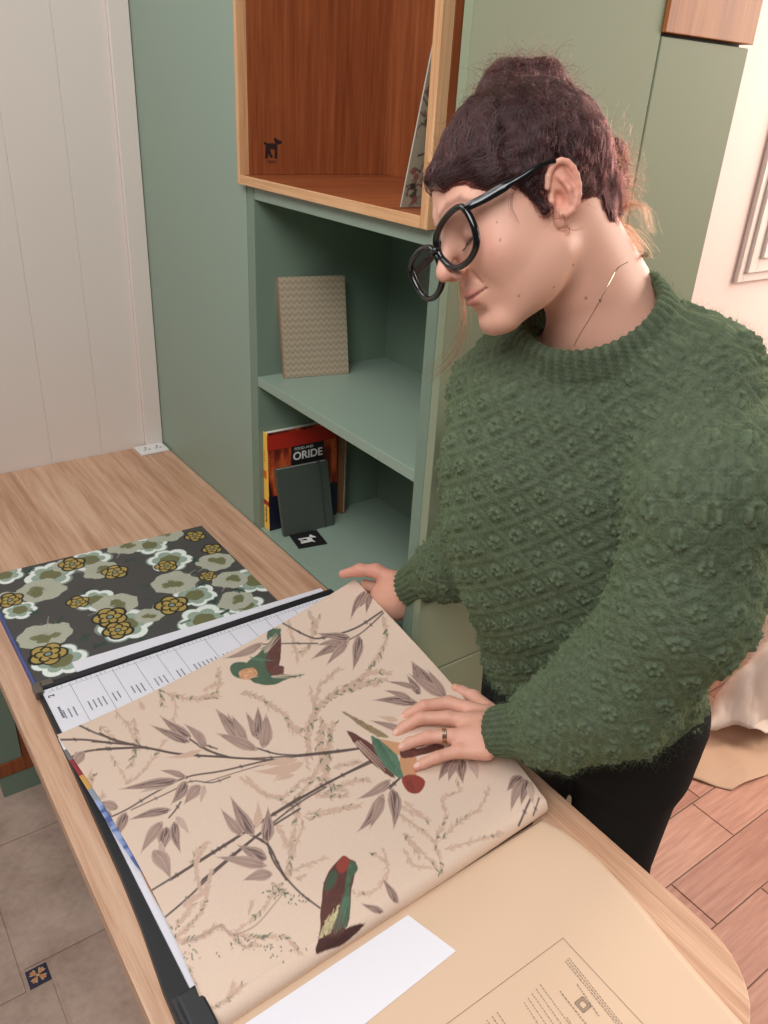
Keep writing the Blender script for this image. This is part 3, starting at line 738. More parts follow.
def coral(k, pts, w=7, col=TAN, den=1.0, green=.12):
    pts = smooth_open(k.l(pts), 4); w = max(w / k.s * .8, .9)
    pt.stroke(pts, w, col * random.choice([.9, 1.0]), w * .6, .85)
    pts = [np.array(p) for p in pts]
    for i in range(1, len(pts)):
        d = pts[i] - pts[i - 1]; L = np.linalg.norm(d) + 1e-6; d /= L; n_ = np.array([-d[1], d[0]])
        for _ in range(max(1, int(L * .75 * den))):
            q0 = pts[i - 1] + d * random.random() * L; s = random.choice([-1, 1])
            l = random.uniform(1.4, 4.2); tip = q0 + (n_ * s * random.uniform(.4, 1) + d * random.uniform(.3, 1.1)) * l
            c = col if random.random() > .22 else LL * .86
            if random.random() < green * .5: c = GRN * 1.15
            pt.stroke([q0, tip], 2.3, c, 1.3, .75)
            if random.random() < .6: pt.stroke([tip, tip + (n_ * s * .2 + d) * 2.2], 1.0, c, .5, .8)
def coral_list(k, L, **kw):
    for p in L: coral(k, p, **kw)
# pale background growth first
coral_list(A5, [[(540, 55), (600, 60), (660, 110), (710, 130), (750, 190)], [(60, 120), (110, 180), (150, 270)], [(40, 290), (80, 350), (110, 400)], [(100, 400), (170, 350), (230, 260), (250, 230)], [(350, 720), (370, 660), (415, 620)], [(690, 560), (720, 640), (740, 600)], [(280, 60), (290, 110), (280, 160)], [(0, 180), (60, 230)]], den=.8)
coral_list(A5, [[(250, 50), (360, 75), (460, 60)], [(130, 150), (140, 230), (130, 300), (110, 340)], [(560, 370), (620, 430), (700, 450), (768, 400)], [(768, 440), (750, 560), (730, 660), (720, 768)], [(400, 40), (460, 10)], [(230, 40), (240, 100)]], den=1.4, green=.3)
coral_list(T3, [[(150, 465), (215, 485), (280, 530), (330, 590), (370, 600), (385, 690)], [(370, 600), (400, 520), (420, 440), (490, 380)], [(310, 210), (325, 290), (345, 350)], [(0, 480), (60, 460), (65, 380)], [(300, 560), (330, 600), (360, 600)]], den=1.2)
coral_list(T3, [[(385, 690), (380, 600), (430, 500), (520, 440), (650, 420)], [(440, 690), (450, 620), (470, 570)], [(380, 180), (400, 240), (380, 300), (350, 330)], [(640, 200), (650, 280), (600, 370), (560, 420), (500, 450)], [(420, 190), (390, 250)], [(520, 440), (600, 395), (670, 400)], [(430, 560), (410, 640), (430, 697)]], den=1.6, green=.3)
coral_list(C6, [[(140, 60), (210, 110), (300, 150), (360, 220), (340, 280)], [(370, 190), (480, 170), (560, 160)], [(340, 280), (310, 370), (300, 400)], [(290, 400), (390, 360), (440, 340)], [(290, 430), (200, 540), (110, 610)], [(170, 540), (180, 490)], [(590, 325), (640, 350), (655, 400), (600, 465), (530, 465)], [(650, 350), (640, 310)], [(700, 160), (768, 200)], [(710, 260), (768, 340)], [(260, 220), (310, 300)]], den=.8)
coral_list(C6, [[(300, 180), (370, 100), (430, 0)], [(420, 130), (520, 80), (590, 70)], [(110, 610), (200, 620), (300, 620), (350, 680)], [(0, 620), (60, 580), (110, 610)], [(110, 610), (150, 650), (200, 640)], [(400, 120), (470, 130), (520, 120)], [(370, 400), (340, 420)], [(250, 430), (300, 470)]], den=1.5, green=.35)
coral_list(B6, [[(175, 370), (100, 390), (20, 410)], [(290, 395), (340, 430), (390, 470), (410, 520), (420, 570)], [(310, 360), (380, 420)], [(400, 480), (430, 400), (420, 350), (470, 330), (460, 300)], [(420, 470), (470, 420), (530, 380), (560, 320)], [(430, 500), (500, 480), (600, 450)], [(305, 500), (340, 550), (400, 555)], [(310, 455), (360, 510), (400, 550)], [(30, 20), (40, 90), (25, 170), (20, 260)]], den=.9)
coral_list(B6, [[(70, 130), (65, 250), (100, 330)], [(40, 90), (110, 40), (230, 10)], [(100, 260), (180, 240)], [(60, 180), (80, 260), (50, 330)], [(0, 300), (60, 290), (130, 330)], [(60, 110), (90, 180), (70, 300)]], den=1.5, green=.3)
coral_list(L6, [[(165, 380), (230, 330), (270, 280), (300, 190)], [(170, 390), (190, 450), (230, 500)], [(230, 500), (260, 600), (290, 700)], [(290, 660), (380, 610), (430, 560)], [(380, 610), (400, 550)], [(240, 560), (300, 640)], [(180, 330), (240, 250)], [(170, 390), (250, 380), (330, 340)]], w=10, den=1.8, green=.2)
pt.stroke(smooth_open(L6.l([(200, 400), (280, 365), (350, 330), (390, 365), (480, 330), (560, 240), (600, 190)])), 2.6, LM, 1.4, .9)
for _ in range(120):
    a = random.choice([((560, 200), 30), ((440, 400), 45), ((560, 420), 50), ((230, 440), 40), ((640, 230), 25), ((150, 330), 20)])
    c0 = np.array(L6.p((a[0][0] + random.gauss(0, a[1]), a[0][1] + random.gauss(0, a[1] * .4))))
    pt.stroke([c0, c0 + np.array([random.uniform(-1.5, 1.5), random.uniform(.5, 2)])], 1.5, GRN if random.random() < .6 else LM, 1, .85)
# bamboo stems
for p, w in [([(0, 205), (60, 235), (130, 250), (300, 284), (500, 298), (660, 308), (768, 292)], 8), ([(-30, 238), (60, 244), (120, 250)], 6), ([(-10, 268), (60, 264), (180, 262), (300, 285), (500, 298)], 9), ([(660, 305), (470, 350), (330, 375), (200, 440), (100, 500), (0, 545)], 7), ([(500, 372), (430, 395), (350, 390), (270, 430), (120, 500)], 5), ([(720, 300), (560, 345), (400, 395)], 4), ([(310, 470), (290, 500), (265, 530)], 7), ([(345, 228), (410, 270), (490, 295)], 8), ([(600, 262), (680, 285), (768, 290)], 7), ([(270, 768), (540, 595), (768, 450)], 10), ([(395, 768), (590, 610), (768, 495)], 9), ([(580, 595), (645, 635), (680, 700), (715, 768)], 10)]:
    stem(A5, p, w)
for p, w in [([(235, 290), (255, 350), (290, 400), (350, 465), (418, 517)], 8), ([(0, 355), (140, 265), (260, 190), (430, 90), (600, 0)], 8), ([(0, 430), (180, 280), (340, 155), (440, 95)], 7), ([(700, 62), (640, 110)], 6)]: stem(C6, p, w)
for p, w in [([(635, 180), (540, 240), (430, 272), (380, 268), (290, 222)], 7), ([(640, 186), (570, 250), (520, 280)], 5), ([(410, 292), (300, 292), (190, 296)], 5), ([(0, 650), (100, 690), (250, 690), (400, 675), (620, 650)], 6), ([(0, 640), (60, 660)], 6)]: stem(T3, p, w)
for p, w in [([(0, 225), (120, 212), (220, 195)], 7), ([(0, 350), (110, 290), (220, 240)], 7), ([(300, 285), (265, 322)], 6), ([(690, 330), (645, 430)], 7), ([(706, 350), (688, 400)], 5)]: stem(B6, p, w)
K1 = K(0, 0, 1.0)
for p, w in [([(60, 740), (85, 740), (110, 743), (134, 745)], 2.2), ([(66, 760), (85, 752), (110, 749), (134, 748)], 2.2), ([(78, 725), (95, 733), (115, 740), (134, 745)], 2.0)]: stem(K1, p, w)
for p, w in [([(400, 0), (300, 60), (180, 135), (66, 205)], 9), ([(470, 0), (330, 120), (220, 225), (122, 308)], 9)]: stem(L6, p, w)
leaf(K1, (84, 752), (72, 770), 11, 'm'); leaf(K1, (88, 790), (92, 768), 6, 't')
coral_list(K1, [[(92, 806), (90, 790), (94, 775)], [(92, 806), (104, 795)], [(205, 845), (196, 865), (200, 890)], [(185, 905), (205, 890), (212, 870)]], den=.9)
# leaves
for b, t, w, c in [((390, 270), (250, 298), 22, 't'), ((745, 330), (585, 350), 34, 't'), ((745, 365), (665, 390), 20, 't'), ((600, 570), (605, 465), 34, 't'), ((170, 115), (150, 75), 20, 't'),
    ((350, 220), (228, 135), 40, 'd'), ((345, 240), (190, 172), 36, 'd'), ((408, 252), (322, 168), 38, 'm'), ((555, 235), (490, 125), 42, 'm'), ((562, 235), (443, 110), 52, 'd'), ((605, 268), (445, 205), 38, 'm'), ((618, 235), (560, 125), 30, 'm'), ((600, 222), (605, 105), 40, 'd'), ((625, 262), (635, 130), 40, 'm'),
    ((330, 375), (228, 348), 26, 'm'), ((275, 400), (145, 435), 22, 'l'), ((300, 385), (70, 422), 40, 'd'), ((330, 390), (270, 480), 46, 'd'), ((385, 405), (322, 480), 48, 'm'), ((400, 405), (385, 475), 26, 'l'), ((272, 498), (105, 540), 34, 'd'), ((240, 545), (155, 670), 46, 'm'), ((258, 565), (240, 672), 54, 'd'), ((285, 545), (312, 668), 42, 'd'), ((292, 525), (345, 595), 32, 'l'), ((232, 620), (270, 735), 30, 'l'), ((205, 655), (272, 768), 66, 'm'),
    ((100, 510), (60, 615), 44, 'd'), ((70, 492), (-15, 470), 40, 'm'), ((45, 522), (-5, 510), 30, 'd'),
    ((548, 598), (462, 492), 42, 'm'), ((590, 598), (500, 445), 56, 'd'), ((640, 625), (645, 485), 52, 'd'), ((640, 690), (525, 633), 56, 'd'), ((640, 715), (440, 680), 46, 'm'), ((662, 745), (545, 772), 48, 'm')]: leaf(A5, b, t, w, c)
for b, t, w, c in [((340, 0), (190, 20), 26, 't'), ((360, 10), (255, 70), 30, 't'), ((665, 70), (545, 138), 34, 'm'), ((640, 120), (545, 255), 46, 'd'), ((640, 125), (590, 245), 34, 'm'), ((670, 100), (675, 245), 48, 'd'), ((690, 500), (635, 410), 30, 'd'), ((640, 530), (560, 500), 26, 'd')]: leaf(C6, b, t, w, c)
for b, t, w, c in [((578, 108), (525, 212), 26, 'd'), ((590, 110), (552, 170), 22, 'm'), ((598, 112), (580, 190), 24, 'd'), ((520, 285), (385, 350), 38, 'd'), ((515, 290), (440, 370), 30, 'm'), ((555, 265), (533, 388), 40, 'd'), ((525, 272), (405, 256), 30, 'd'), ((500, 290), (405, 300), 24, 'm'), ((220, 290), (80, 345), 30, 'm'), ((165, 640), (55, 520), 50, 'd'), ((160, 630), (110, 540), 34, 'm'), ((200, 665), (60, 605), 34, 'm'), ((190, 620), (160, 530), 26, 'm'), ((205, 610), (203, 512), 36, 'd'), ((225, 655), (232, 535), 40, 'm'), ((20, 655), (-10, 600), 30, 'm'),
    ((768, 470), (720, 400), 30, 'd'), ((768, 430), (738, 352), 30, 'd'), ((760, 500), (600, 490), 36, 'd'), ((760, 450), (650, 425), 20, 'm'), ((740, 490), (640, 455), 24, 'm'), ((720, 600), (590, 560), 26, 'm'), ((690, 560), (620, 545), 20, 't')]: leaf(T3, b, t, w, c)
for b, t, w, c in [((190, 525), (110, 415), 42, 'd'), ((218, 535), (95, 455), 36, 'm'), ((225, 540), (160, 440), 26, 'm')]: leaf(H2, b, t, w, c)
for b, t, w, c in [((655, 285), (610, 330), 34, 'd'), ((662, 290), (622, 392), 32, 'm'), ((670, 295), (652, 372), 32, 'd'), ((680, 300), (690, 372), 24, 'l'), ((450, 235), (408, 300), 30, 'd'), ((465, 235), (438, 302), 30, 'm'), ((480, 235), (482, 308), 34, 'd'), ((500, 235), (525, 298), 30, 'l')]: leaf(B6, b, t, w, c)
# birds
def fea(k, poly, col, op=1.0, jag=0):
    pts = smooth_closed(k.l(poly), 3)
    if jag: pts = [p + np.array([random.uniform(-jag, jag), random.uniform(-jag, jag)]) for p in pts]
    pt.poly(pts, col, op)
    if jag:
        P_ = [np.array(p) for p in pts]
        for _ in range(int(14 + len(P_) * .4)):
            a_, b_ = random.choice(P_), random.choice(P_); t = random.uniform(.25, .75); m_ = a_ * (1 - t) + b_ * t; dr = (b_ - a_); dr = dr / (np.linalg.norm(dr) + 1e-6)
            pt.stroke([m_, m_ + dr * random.uniform(1.5, 4)], random.uniform(.9, 1.8), np.clip(np.asarray(col) * random.choice([.62, .8, 1.35, 1.6]), 0, 1), .6, .65)
def barbs(k, a, b, col, n=6, spread=14, w=.9):
    for i in range(n):
        o = (i - n / 2) * spread / n; a2 = (a[0] + o + random.uniform(-3, 3), a[1] + random.uniform(-6, 6)); b2 = (b[0] + o * 1.5 + random.uniform(-4, 4), b[1] + random.uniform(-8, 8))
        pt.stroke(k.l([a2, b2]), w, col, w * .5, .85)
fea(T3, [(235, 252), (258, 238), (284, 246), (262, 262), (236, 276)], GRN, 1, .5)
fea(T3, [(160, 365), (200, 330), (240, 290), (278, 248), (282, 300), (280, 350), (262, 392), (215, 405), (170, 400)], GRN, 1, .5)
fea(T3, [(255, 290), (280, 262), (282, 345), (262, 388), (235, 392), (228, 350)], MAR, 1, .6)
barbs(T3, (230, 320), (272, 262), LL, 5, 14)
fea(T3, [(106, 372), (125, 358), (165, 360), (180, 390), (150, 414), (122, 408), (108, 392)], GRN)
fea(T3, [(138, 388), (185, 378), (202, 398), (178, 420), (145, 414)], ORA, 1, .4)
fea(T3, [(178, 415), (240, 398), (300, 402), (362, 402), (300, 418), (262, 436), (215, 436), (186, 426)], GRN, 1, .4)
fea(T3, [(250, 380), (280, 370), (294, 378), (285, 398), (250, 402)], MAR * 1.2, 1, .5); barbs(T3, (255, 410), (345, 404), LL, 4, 8)
barbs(T3, (190, 345), (240, 350), TEAL, 5, 30, 1.2)
fea(C6, [(432, 430), (462, 372), (500, 340), (535, 352), (548, 372), (536, 412), (528, 470), (520, 560), (490, 612), (440, 655), (405, 676), (418, 600), (422, 520)], MAR, 1, .5)
fea(C6, [(524, 350), (549, 368), (544, 392), (527, 420), (524, 470), (518, 560), (500, 585), (496, 520), (505, 450), (512, 390)], GRN, 1, .8)
fea(C6, [(478, 360), (500, 334), (522, 350), (514, 380), (494, 396), (478, 382)], RED)
fea(C6, [(436, 430), (462, 385), (480, 400), (466, 440), (440, 460)], GRN * .8, .9)
[fea(C6, [(484 - o, 505 + o), (476 - o, 550 + o), (458 - o, 600 + o * .5), (450 - o, 596 + o * .5), (464 - o, 550 + o)], srgb3(186, 172, 132), .95, .6) for o in (0, 16, 32)]
fea(C6, [(405, 676), (420, 625), (470, 615), (520, 585), (560, 572), (575, 577), (500, 640), (450, 660)], MAR * .55, 1, .8)
barbs(C6, (515, 480), (480, 600), TEAL, 6, 26, 1.2); barbs(C6, (500, 420), (470, 500), MAR * .6, 4, 26)
fea(B6, [(124, 93), (165, 112), (220, 142), (262, 168), (230, 168), (170, 130)], srgb3(150, 128, 96), 1, .4)
fea(B6, [(140, 152), (165, 160), (215, 195), (258, 250), (278, 288), (240, 268), (190, 225), (155, 180)], MAR * 1.2, 1, .5)
barbs(B6, (170, 185), (250, 262), LL, 5, 12)
fea(B6, [(210, 165), (235, 178), (272, 200), (296, 240), (304, 288), (274, 280), (240, 240), (218, 200)], TEAL, 1, .6)
barbs(B6, (225, 180), (285, 270), GRN * .7, 4, 16)
fea(B6, [(236, 176), (270, 182), (300, 190), (300, 220), (285, 220), (258, 196)], ORA)
fea(B6, [(296, 195), (325, 200), (345, 235), (342, 286), (318, 292), (298, 262)], ORA * .95)
fea(B6, [(300, 196), (345, 205), (400, 190), (425, 200), (350, 225), (300, 230)], MAR, 1, .6)
fea(B6, [(300, 290), (338, 280), (370, 300), (352, 334), (318, 330)], RED); barbs(B6, (325, 300), (335, 328), MAR * .8, 3, 20)
sheet_tex = lambda nt, b, a: None
def _shim(nt, b, a):
    v = coords(nt, (1, 1, 1)); n = N(nt, 'ShaderNodeTexNoise', Scale=380, Detail=3); nt.links.new(v, n.inputs['Vector'])
    mr = N(nt, 'ShaderNodeMapRange'); mr.inputs['To Min'].default_value = .93; mr.inputs['To Max'].default_value = 1.05; nt.links.new(n.outputs['Fac'], mr.inputs['Value'])
    mx = N(nt, 'ShaderNodeVectorMath', operation='SCALE'); nt.links.new(a.outputs['Color'], mx.inputs[0]); nt.links.new(mr.outputs[0], mx.inputs['Scale'])
    nt.links.new(mx.outputs[0], b.inputs['Base Color']); bump(nt, b, n.outputs['Fac'], .15, .0004)
M_sheet = tinted('shimmering_wallpaper', .42, .5, _shim)
o = np_mesh('wallpaper_page', S.reshape(-1, 3), grid_faces(n1, len(vv_)), wbk, [M_sheet], cols=pt.c)
md = o.modifiers.new('thick', 'SOLIDIFY'); md.thickness = .0005; md.offset = 1
o['label'] = 'cream page printed with birds, bamboo and twigs'
# ---- leaves below the shown page, their edges showing along the left side
def under(name, low, dx, bands, bulge=.024, tilt=0):
    n1, n2 = 60, 300
    U, Vv = np.meshgrid(np.linspace(0, 1, n1) ** 1.0, np.linspace(0.0, 1, n2), indexing='ij')
    S2 = page(U, Vv, low, 0, bulge); S2[..., 0] += dx(Vv) * (1 - U) if callable(dx) else dx
    S2[..., 1] -= .004; S2[..., 1] -= .012 * U * Vv; S2[..., 0] -= .020 * U; S2[..., 2] = np.maximum(S2[..., 2], .7712)
    c = np.zeros((n1, n2, 3)); 
    for (v0, v1, colr) in bands: c[:, (Vv[0] >= v0) & (Vv[0] <= v1)] = colr
    if name == 'patterned_page':
        p2 = Painter(S2[..., 0] * 1000, S2[..., 1] * 1000, BASE, 1.0); p2.c = c.reshape(-1, 3).copy()
        for _ in range(60):
            cx_ = random.uniform(-600, -540); cy_ = random.uniform(-1420, -1190); a = random.uniform(0, 6)
            p2.poly([(cx_ + random.uniform(4, 10) * math.cos(t), cy_ + random.uniform(4, 12) * math.sin(t)) for t in np.arange(8) * .785], srgb3(160, 176, 214), .9)
        c = p2.c.reshape(n1, n2, 3)
    o = np_mesh(name, S2.reshape(-1, 3), grid_faces(n1, n2), wbk, [M_tint], cols=c.reshape(-1, 3)); return o
WHT = srgb3(232, 230, 236)
under('patterned_page', .35, lambda v: np.interp(v, [0, .3, .42, .55, .9, 1], [.022, .012, -.001, -.005, -.004, 0]), [(0, 1, WHT), (.88, .935, srgb3(120, 120, 120)), (.80, .88, srgb3(150, 56, 62)), (.735, .80, srgb3(210, 160, 84)), (.67, .735, srgb3(150, 156, 168)), (0.38, .67, srgb3(88, 106, 158))])['label'] = 'page below with red, ochre and blue pattern edge'
under('copper_page', .45, lambda v: np.interp(v, [0, .2, .35, .5, 1], [.012, .0035, .001, .004, .006]), [(0, 1, srgb3(176, 120, 92)), (.5, 1, WHT)])
under('white_page', .6, lambda v: np.interp(v, [0, .2, .35, .5, 1], [.013, .0025, .001, .004, .006]), [(0, 1, srgb3(214, 206, 200))])
o = under('olive_page', .2, lambda v: .004 + 0 * v, [(0, 1, srgb3(150, 142, 100))]); 
# olive sheet peeks out beyond the free edge
for v in o.data.vertices:
    pass
# ---- leaf turned over towards the viewer
M_cream = mat('cream_leaf', srgb(216, 186, 158), rough=.55, spec=.3)
n1, n2 = 60, 60
ys = -1.532 - np.linspace(0, 1, n2) ** 1.2 * .44
def xr(y):
    return np.interp(-y, [1.53, 1.56, 1.628, 1.70, 1.77, 1.859, 2.0], [-.066, -.058, -.056, -.064, -.077, -.089, -.10])
T = np.linspace(0, 1, n1)
Xg = -.592 + (xr(ys)[None, :] + .592) * T[:, None]; Yg = np.tile(ys, (n1, 1))
Zg = .7595 + .0085 * np.clip((-1.532 - Yg) / .07, 0, 1) ** .8
top = np.stack([Xg, Yg, Zg], -1)
o = np_mesh('turned_leaf', top.reshape(-1, 3), grid_faces(n1, n2)[:, ::-1], wbk, [M_cream]); md = o.modifiers.new('t', 'SOLIDIFY'); md.thickness = .005; md.offset = -1
o['label'] = 'plain cream leaf with a faint printed notice'
q = MB(); q.box((-.598, -1.985, .7502), (-.108, -1.5455, .7535), 0, .001); q.build('front_cover', [M_black], wbk)
zt = .7684; q = MB()
c1 = Zp(563, 938, zt); c2 = Zp(640, 1024, zt); c3 = Zp(450, 1024, zt)
ln(c1[0], c1[1], c1[0] - .35, c1[1], .0004); ln(c1[0], c1[1], c1[0] - .003, c1[1] - .28, .0004)
def textcol(px, py, px2, py2, w, dash=(.0015, .004)):
    a = Zp(px, py, zt); b = Zp(px2, py2, zt); L = np.linalg.norm(b - a); d = (b - a) / L; s = 0
    while s < L:
        l = random.uniform(*dash); ln(a[0] + d[0] * s, a[1] + d[1] * s, a[0] + d[0] * (s + l), a[1] + d[1] * (s + l), w); s += l + .0011
for k in range(3): textcol(569 - k * 1.8, 958 + k * 1.5, 622 - k * 1.8, 1024 + k, .0006)
textcol(577, 984, 599, 1016, .0007); textcol(560, 991, 586, 1024, .0008)
for k in range(5): textcol(540 - k * 4.0, 984 + k * 4.6, 578 - k * 6, 1036 + k * 3, .0005)
textcol(567, 1017, 578, 1036, .0005)
for k in range(3): textcol(497 - k * 5, 1012 + k * 4, 512 - k * 5, 1034 + k * 4, .0006)
lg = Zp(583, 1004.5, zt); 
for s_, w_ in ((.0062, .0010), (.0040, .0008)):
    for dx, dy in ((1, 0), (-1, 0)): ln(lg[0] + dx * s_, lg[1] - s_, lg[0] + dx * s_, lg[1] + s_, w_)
    for dx, dy in ((0, 1), (0, -1)): ln(lg[0] - s_, lg[1] + dy * s_, lg[0] + s_, lg[1] + dy * s_, w_)
q.build('notice_print', [mat('faint_brown_print', srgb(150, 126, 104), rough=.7)], wbk)
# loose white sheet
ls = empty('loose_sheet', (-.45, -1.59, .769)); tag(ls, 'loose white strip of paper lying across the cream leaf', 'paper sheet')
q = MB(); q.prism([(-.592, -1.560), (-.592, -1.640), (-.299, -1.620), (-.318, -1.552)][::1], .7683, .7690, 0); q.build('paper', [M_paper], ls)

# ================================================================== DROP SHEETS ON THE FLOOR
M_kraft = mat('brown_paper', srgb(196, 160, 132), rough=.6)
def noise2(x, y, seed, oct_=4, s=3.0):
    r = np.random.default_rng(seed); z = np.zeros_like(x); a = 1
    for k in range(oct_):
        for _ in range(3):
            th = r.uniform(0, 6.28); f = s * 2 ** k * r.uniform(.8, 1.3); ph = r.uniform(0, 6.28)
            z += a * (1 - 2 * np.abs(np.sin(f * (x * np.cos(th) + y * np.sin(th)) + ph + .8 * np.sin(f * .6 * (x * np.sin(th) - y * np.cos(th)) + ph))))
        a *= .5
    return z / 3
def drape(name, corners, n, amp, seed, base, mt, parent, s=4, thick=.001, ragged=.02):
    c = [np.array(k, float) for k in corners]; U, Vv = np.meshgrid(np.linspace(0, 1, n), np.linspace(0, 1, n), indexing='ij')
    XY = (1 - U)[..., None] * ((1 - Vv)[..., None] * c[0] + Vv[..., None] * c[3]) + U[..., None] * ((1 - Vv)[..., None] * c[1] + Vv[..., None] * c[2])
    x = XY[..., 0] + ragged * noise2(XY[..., 0], XY[..., 1], seed + 5, 2, 6); y = XY[..., 1] + ragged * noise2(XY[..., 0], XY[..., 1], seed + 9, 2, 6)
    z = base(U, Vv) + amp(U, Vv) * np.abs(noise2(x, y, seed, 4, s) + .25) + .003
    o = np_mesh(name, np.stack([x, y, z], -1).reshape(-1, 3), grid_faces(n, n), parent, [mt])
    if thick: m_ = o.modifiers.new('t', 'SOLIDIFY'); m_.thickness = thick
    return o
dp = empty('brown_paper_sheet', (1.4, -1.1, 0)); tag(dp, 'brown floor covering paper spread behind the woman', 'paper sheet')
drape('paper', [(.95, -1.17), (1.055, -1.335), (2.3, -1.32), (2.3, -.82)], 120, lambda u, v: .012 + .05 * v * u + .02 * v, 3, lambda u, v: .0 + 0 * u, M_kraft, dp, 5)
M_film = mat('milky_film', srgb(238, 220, 206), rough=.28, spec=.6, Transmission_Weight=.25, IOR=1.2)
df = empty('plastic_film', (1.7, -1.0, 0)); tag(df, 'crumpled milky plastic film lying on the brown paper by the wall', 'plastic film')
drape('film', [(1.12, -1.14), (1.24, -1.28), (2.5, -1.25), (2.4, -.83)], 150, lambda u, v: .05 + .10 * np.sin(np.pi * u) * v, 12, lambda u, v: .02 + .52 * np.clip(np.sin(np.pi * np.clip(u * 1.25, 0, 1)), 0, 1) ** .6 * np.sin(np.pi * np.clip(v * .75, 0, 1)) ** .8, M_film, df, 6, .0006, .03)
# ================================================================== WOMAN
import openvdb
def unit(v): v = np.asarray(v, float); return v / np.linalg.norm(v)
def s_ell(p, c, r, Rm=None):
    q = p - np.asarray(c, np.float32)
    if Rm is not None: q = q @ np.asarray(Rm, np.float32)
    r = np.asarray(r, np.float32); k0 = np.linalg.norm(q / r, axis=-1); k1 = np.linalg.norm(q / (r * r), axis=-1)
    return k0 * (k0 - 1) / np.maximum(k1, 1e-6)
def s_cap(p, a, b, ra, rb):
    a = np.asarray(a, np.float32); ab = np.asarray(b, np.float32) - a; q = p - a
    t = np.clip((q @ ab) / (ab @ ab), 0, 1)
    return np.linalg.norm(q - t[..., None] * ab, axis=-1) - (ra + (rb - ra) * t)
def smin(a, b, k):
    h = np.maximum(k - np.abs(a - b), 0) / k; return np.minimum(a, b) - h * h * k * .25
def smax(a, b, k): return -smin(-a, -b, k)
def chain(p, pts, rs, k=.004):
    d = None
    for i in range(len(pts) - 1):
        c = s_cap(p, pts[i], pts[i + 1], rs[i], rs[i + 1]); d = c if d is None else smin(d, c, k)
    return d
def mesh_sdf(fn, lo, hi, h, band=3.0, cs=6):
    """sparse sampling of fn on a grid, then quads"""
    lo = np.asarray(lo, float); hi = np.asarray(hi, float); n = np.ceil((hi - lo) / h).astype(int) + 1
    n = ((n + cs - 1) // cs) * cs; nb = n // cs
    cc = [lo[i] + (np.arange(nb[i]) + .5) * cs * h for i in range(3)]
    G = np.stack(np.meshgrid(*cc, indexing='ij'), -1).astype(np.float32); dc = fn(G.reshape(-1, 3)).reshape(nb)
    arr = np.repeat(np.repeat(np.repeat(np.where(dc > 0, 1., -1.).astype(np.float32) * .05, cs, 0), cs, 1), cs, 2)
    act = np.argwhere(np.abs(dc) < cs * h * .9 + band * h)
    off = np.stack(np.meshgrid(*[np.arange(cs)] * 3, indexing='ij'), -1).reshape(-1, 3)
    for s in range(0, len(act), 2500):
        b = act[s:s + 2500]; idx = (b[:, None, :] * cs + off[None]).reshape(-1, 3)
        p = (lo + idx * h).astype(np.float32); arr[idx[:, 0], idx[:, 1], idx[:, 2]] = fn(p)
    g_ = openvdb.FloatGrid(.05); g_.copyFromArray(arr)
    pts, quads = g_.convertToQuads(isovalue=0.0)
    return np.asarray(pts, float) * h + lo, np.asarray(quads)[:, ::-1]
def grad(fn, p, e=.0008):
    p = p.astype(np.float32); g_ = np.stack([fn(p + np.float32(e) * np.eye(3, dtype=np.float32)[i]) - fn(p - np.float32(e) * np.eye(3, dtype=np.float32)[i]) for i in range(3)], -1)
    return g_ / (np.linalg.norm(g_, axis=-1, keepdims=True) + 1e-9)
def vnoise(p, s, seed=0):
    r = np.random.default_rng(seed); z = np.zeros(p.shape[:-1])
    for k in range(6):
        w = r.normal(size=3); w = w / np.linalg.norm(w) * s * r.uniform(.6, 1.5); w2 = r.normal(size=3) * s * .5
        z += np.sin(p @ w + r.uniform(0, 6.28) + 1.3 * np.sin(p @ w2 + r.uniform(0, 6.28)))
    return z / 6

woman = empty('person', (.16, -1.43, 0))
tag(woman, 'woman in a green mohair sweater and black glasses leafing through the wallpaper book', 'person')

# ---------------- head frame
Mh = np.array([[-0.2387, -0.8901, -0.3882], [-0.1439, 0.4278, -0.8923], [0.9604, -0.1571, -0.2302]])
_u, _s, _vt = np.linalg.svd(Mh); Mh = _u @ _vt
HO = CAM + R @ np.array([0.15781783, -0.33799869, 0.90507272]); HM = R @ Mh          # columns: her right, forward, up
def H(r, f, u): return HO + HM @ np.array([r, f, u])
def to_head(p): return (p - HO.astype(np.float32)) @ HM.astype(np.float32)

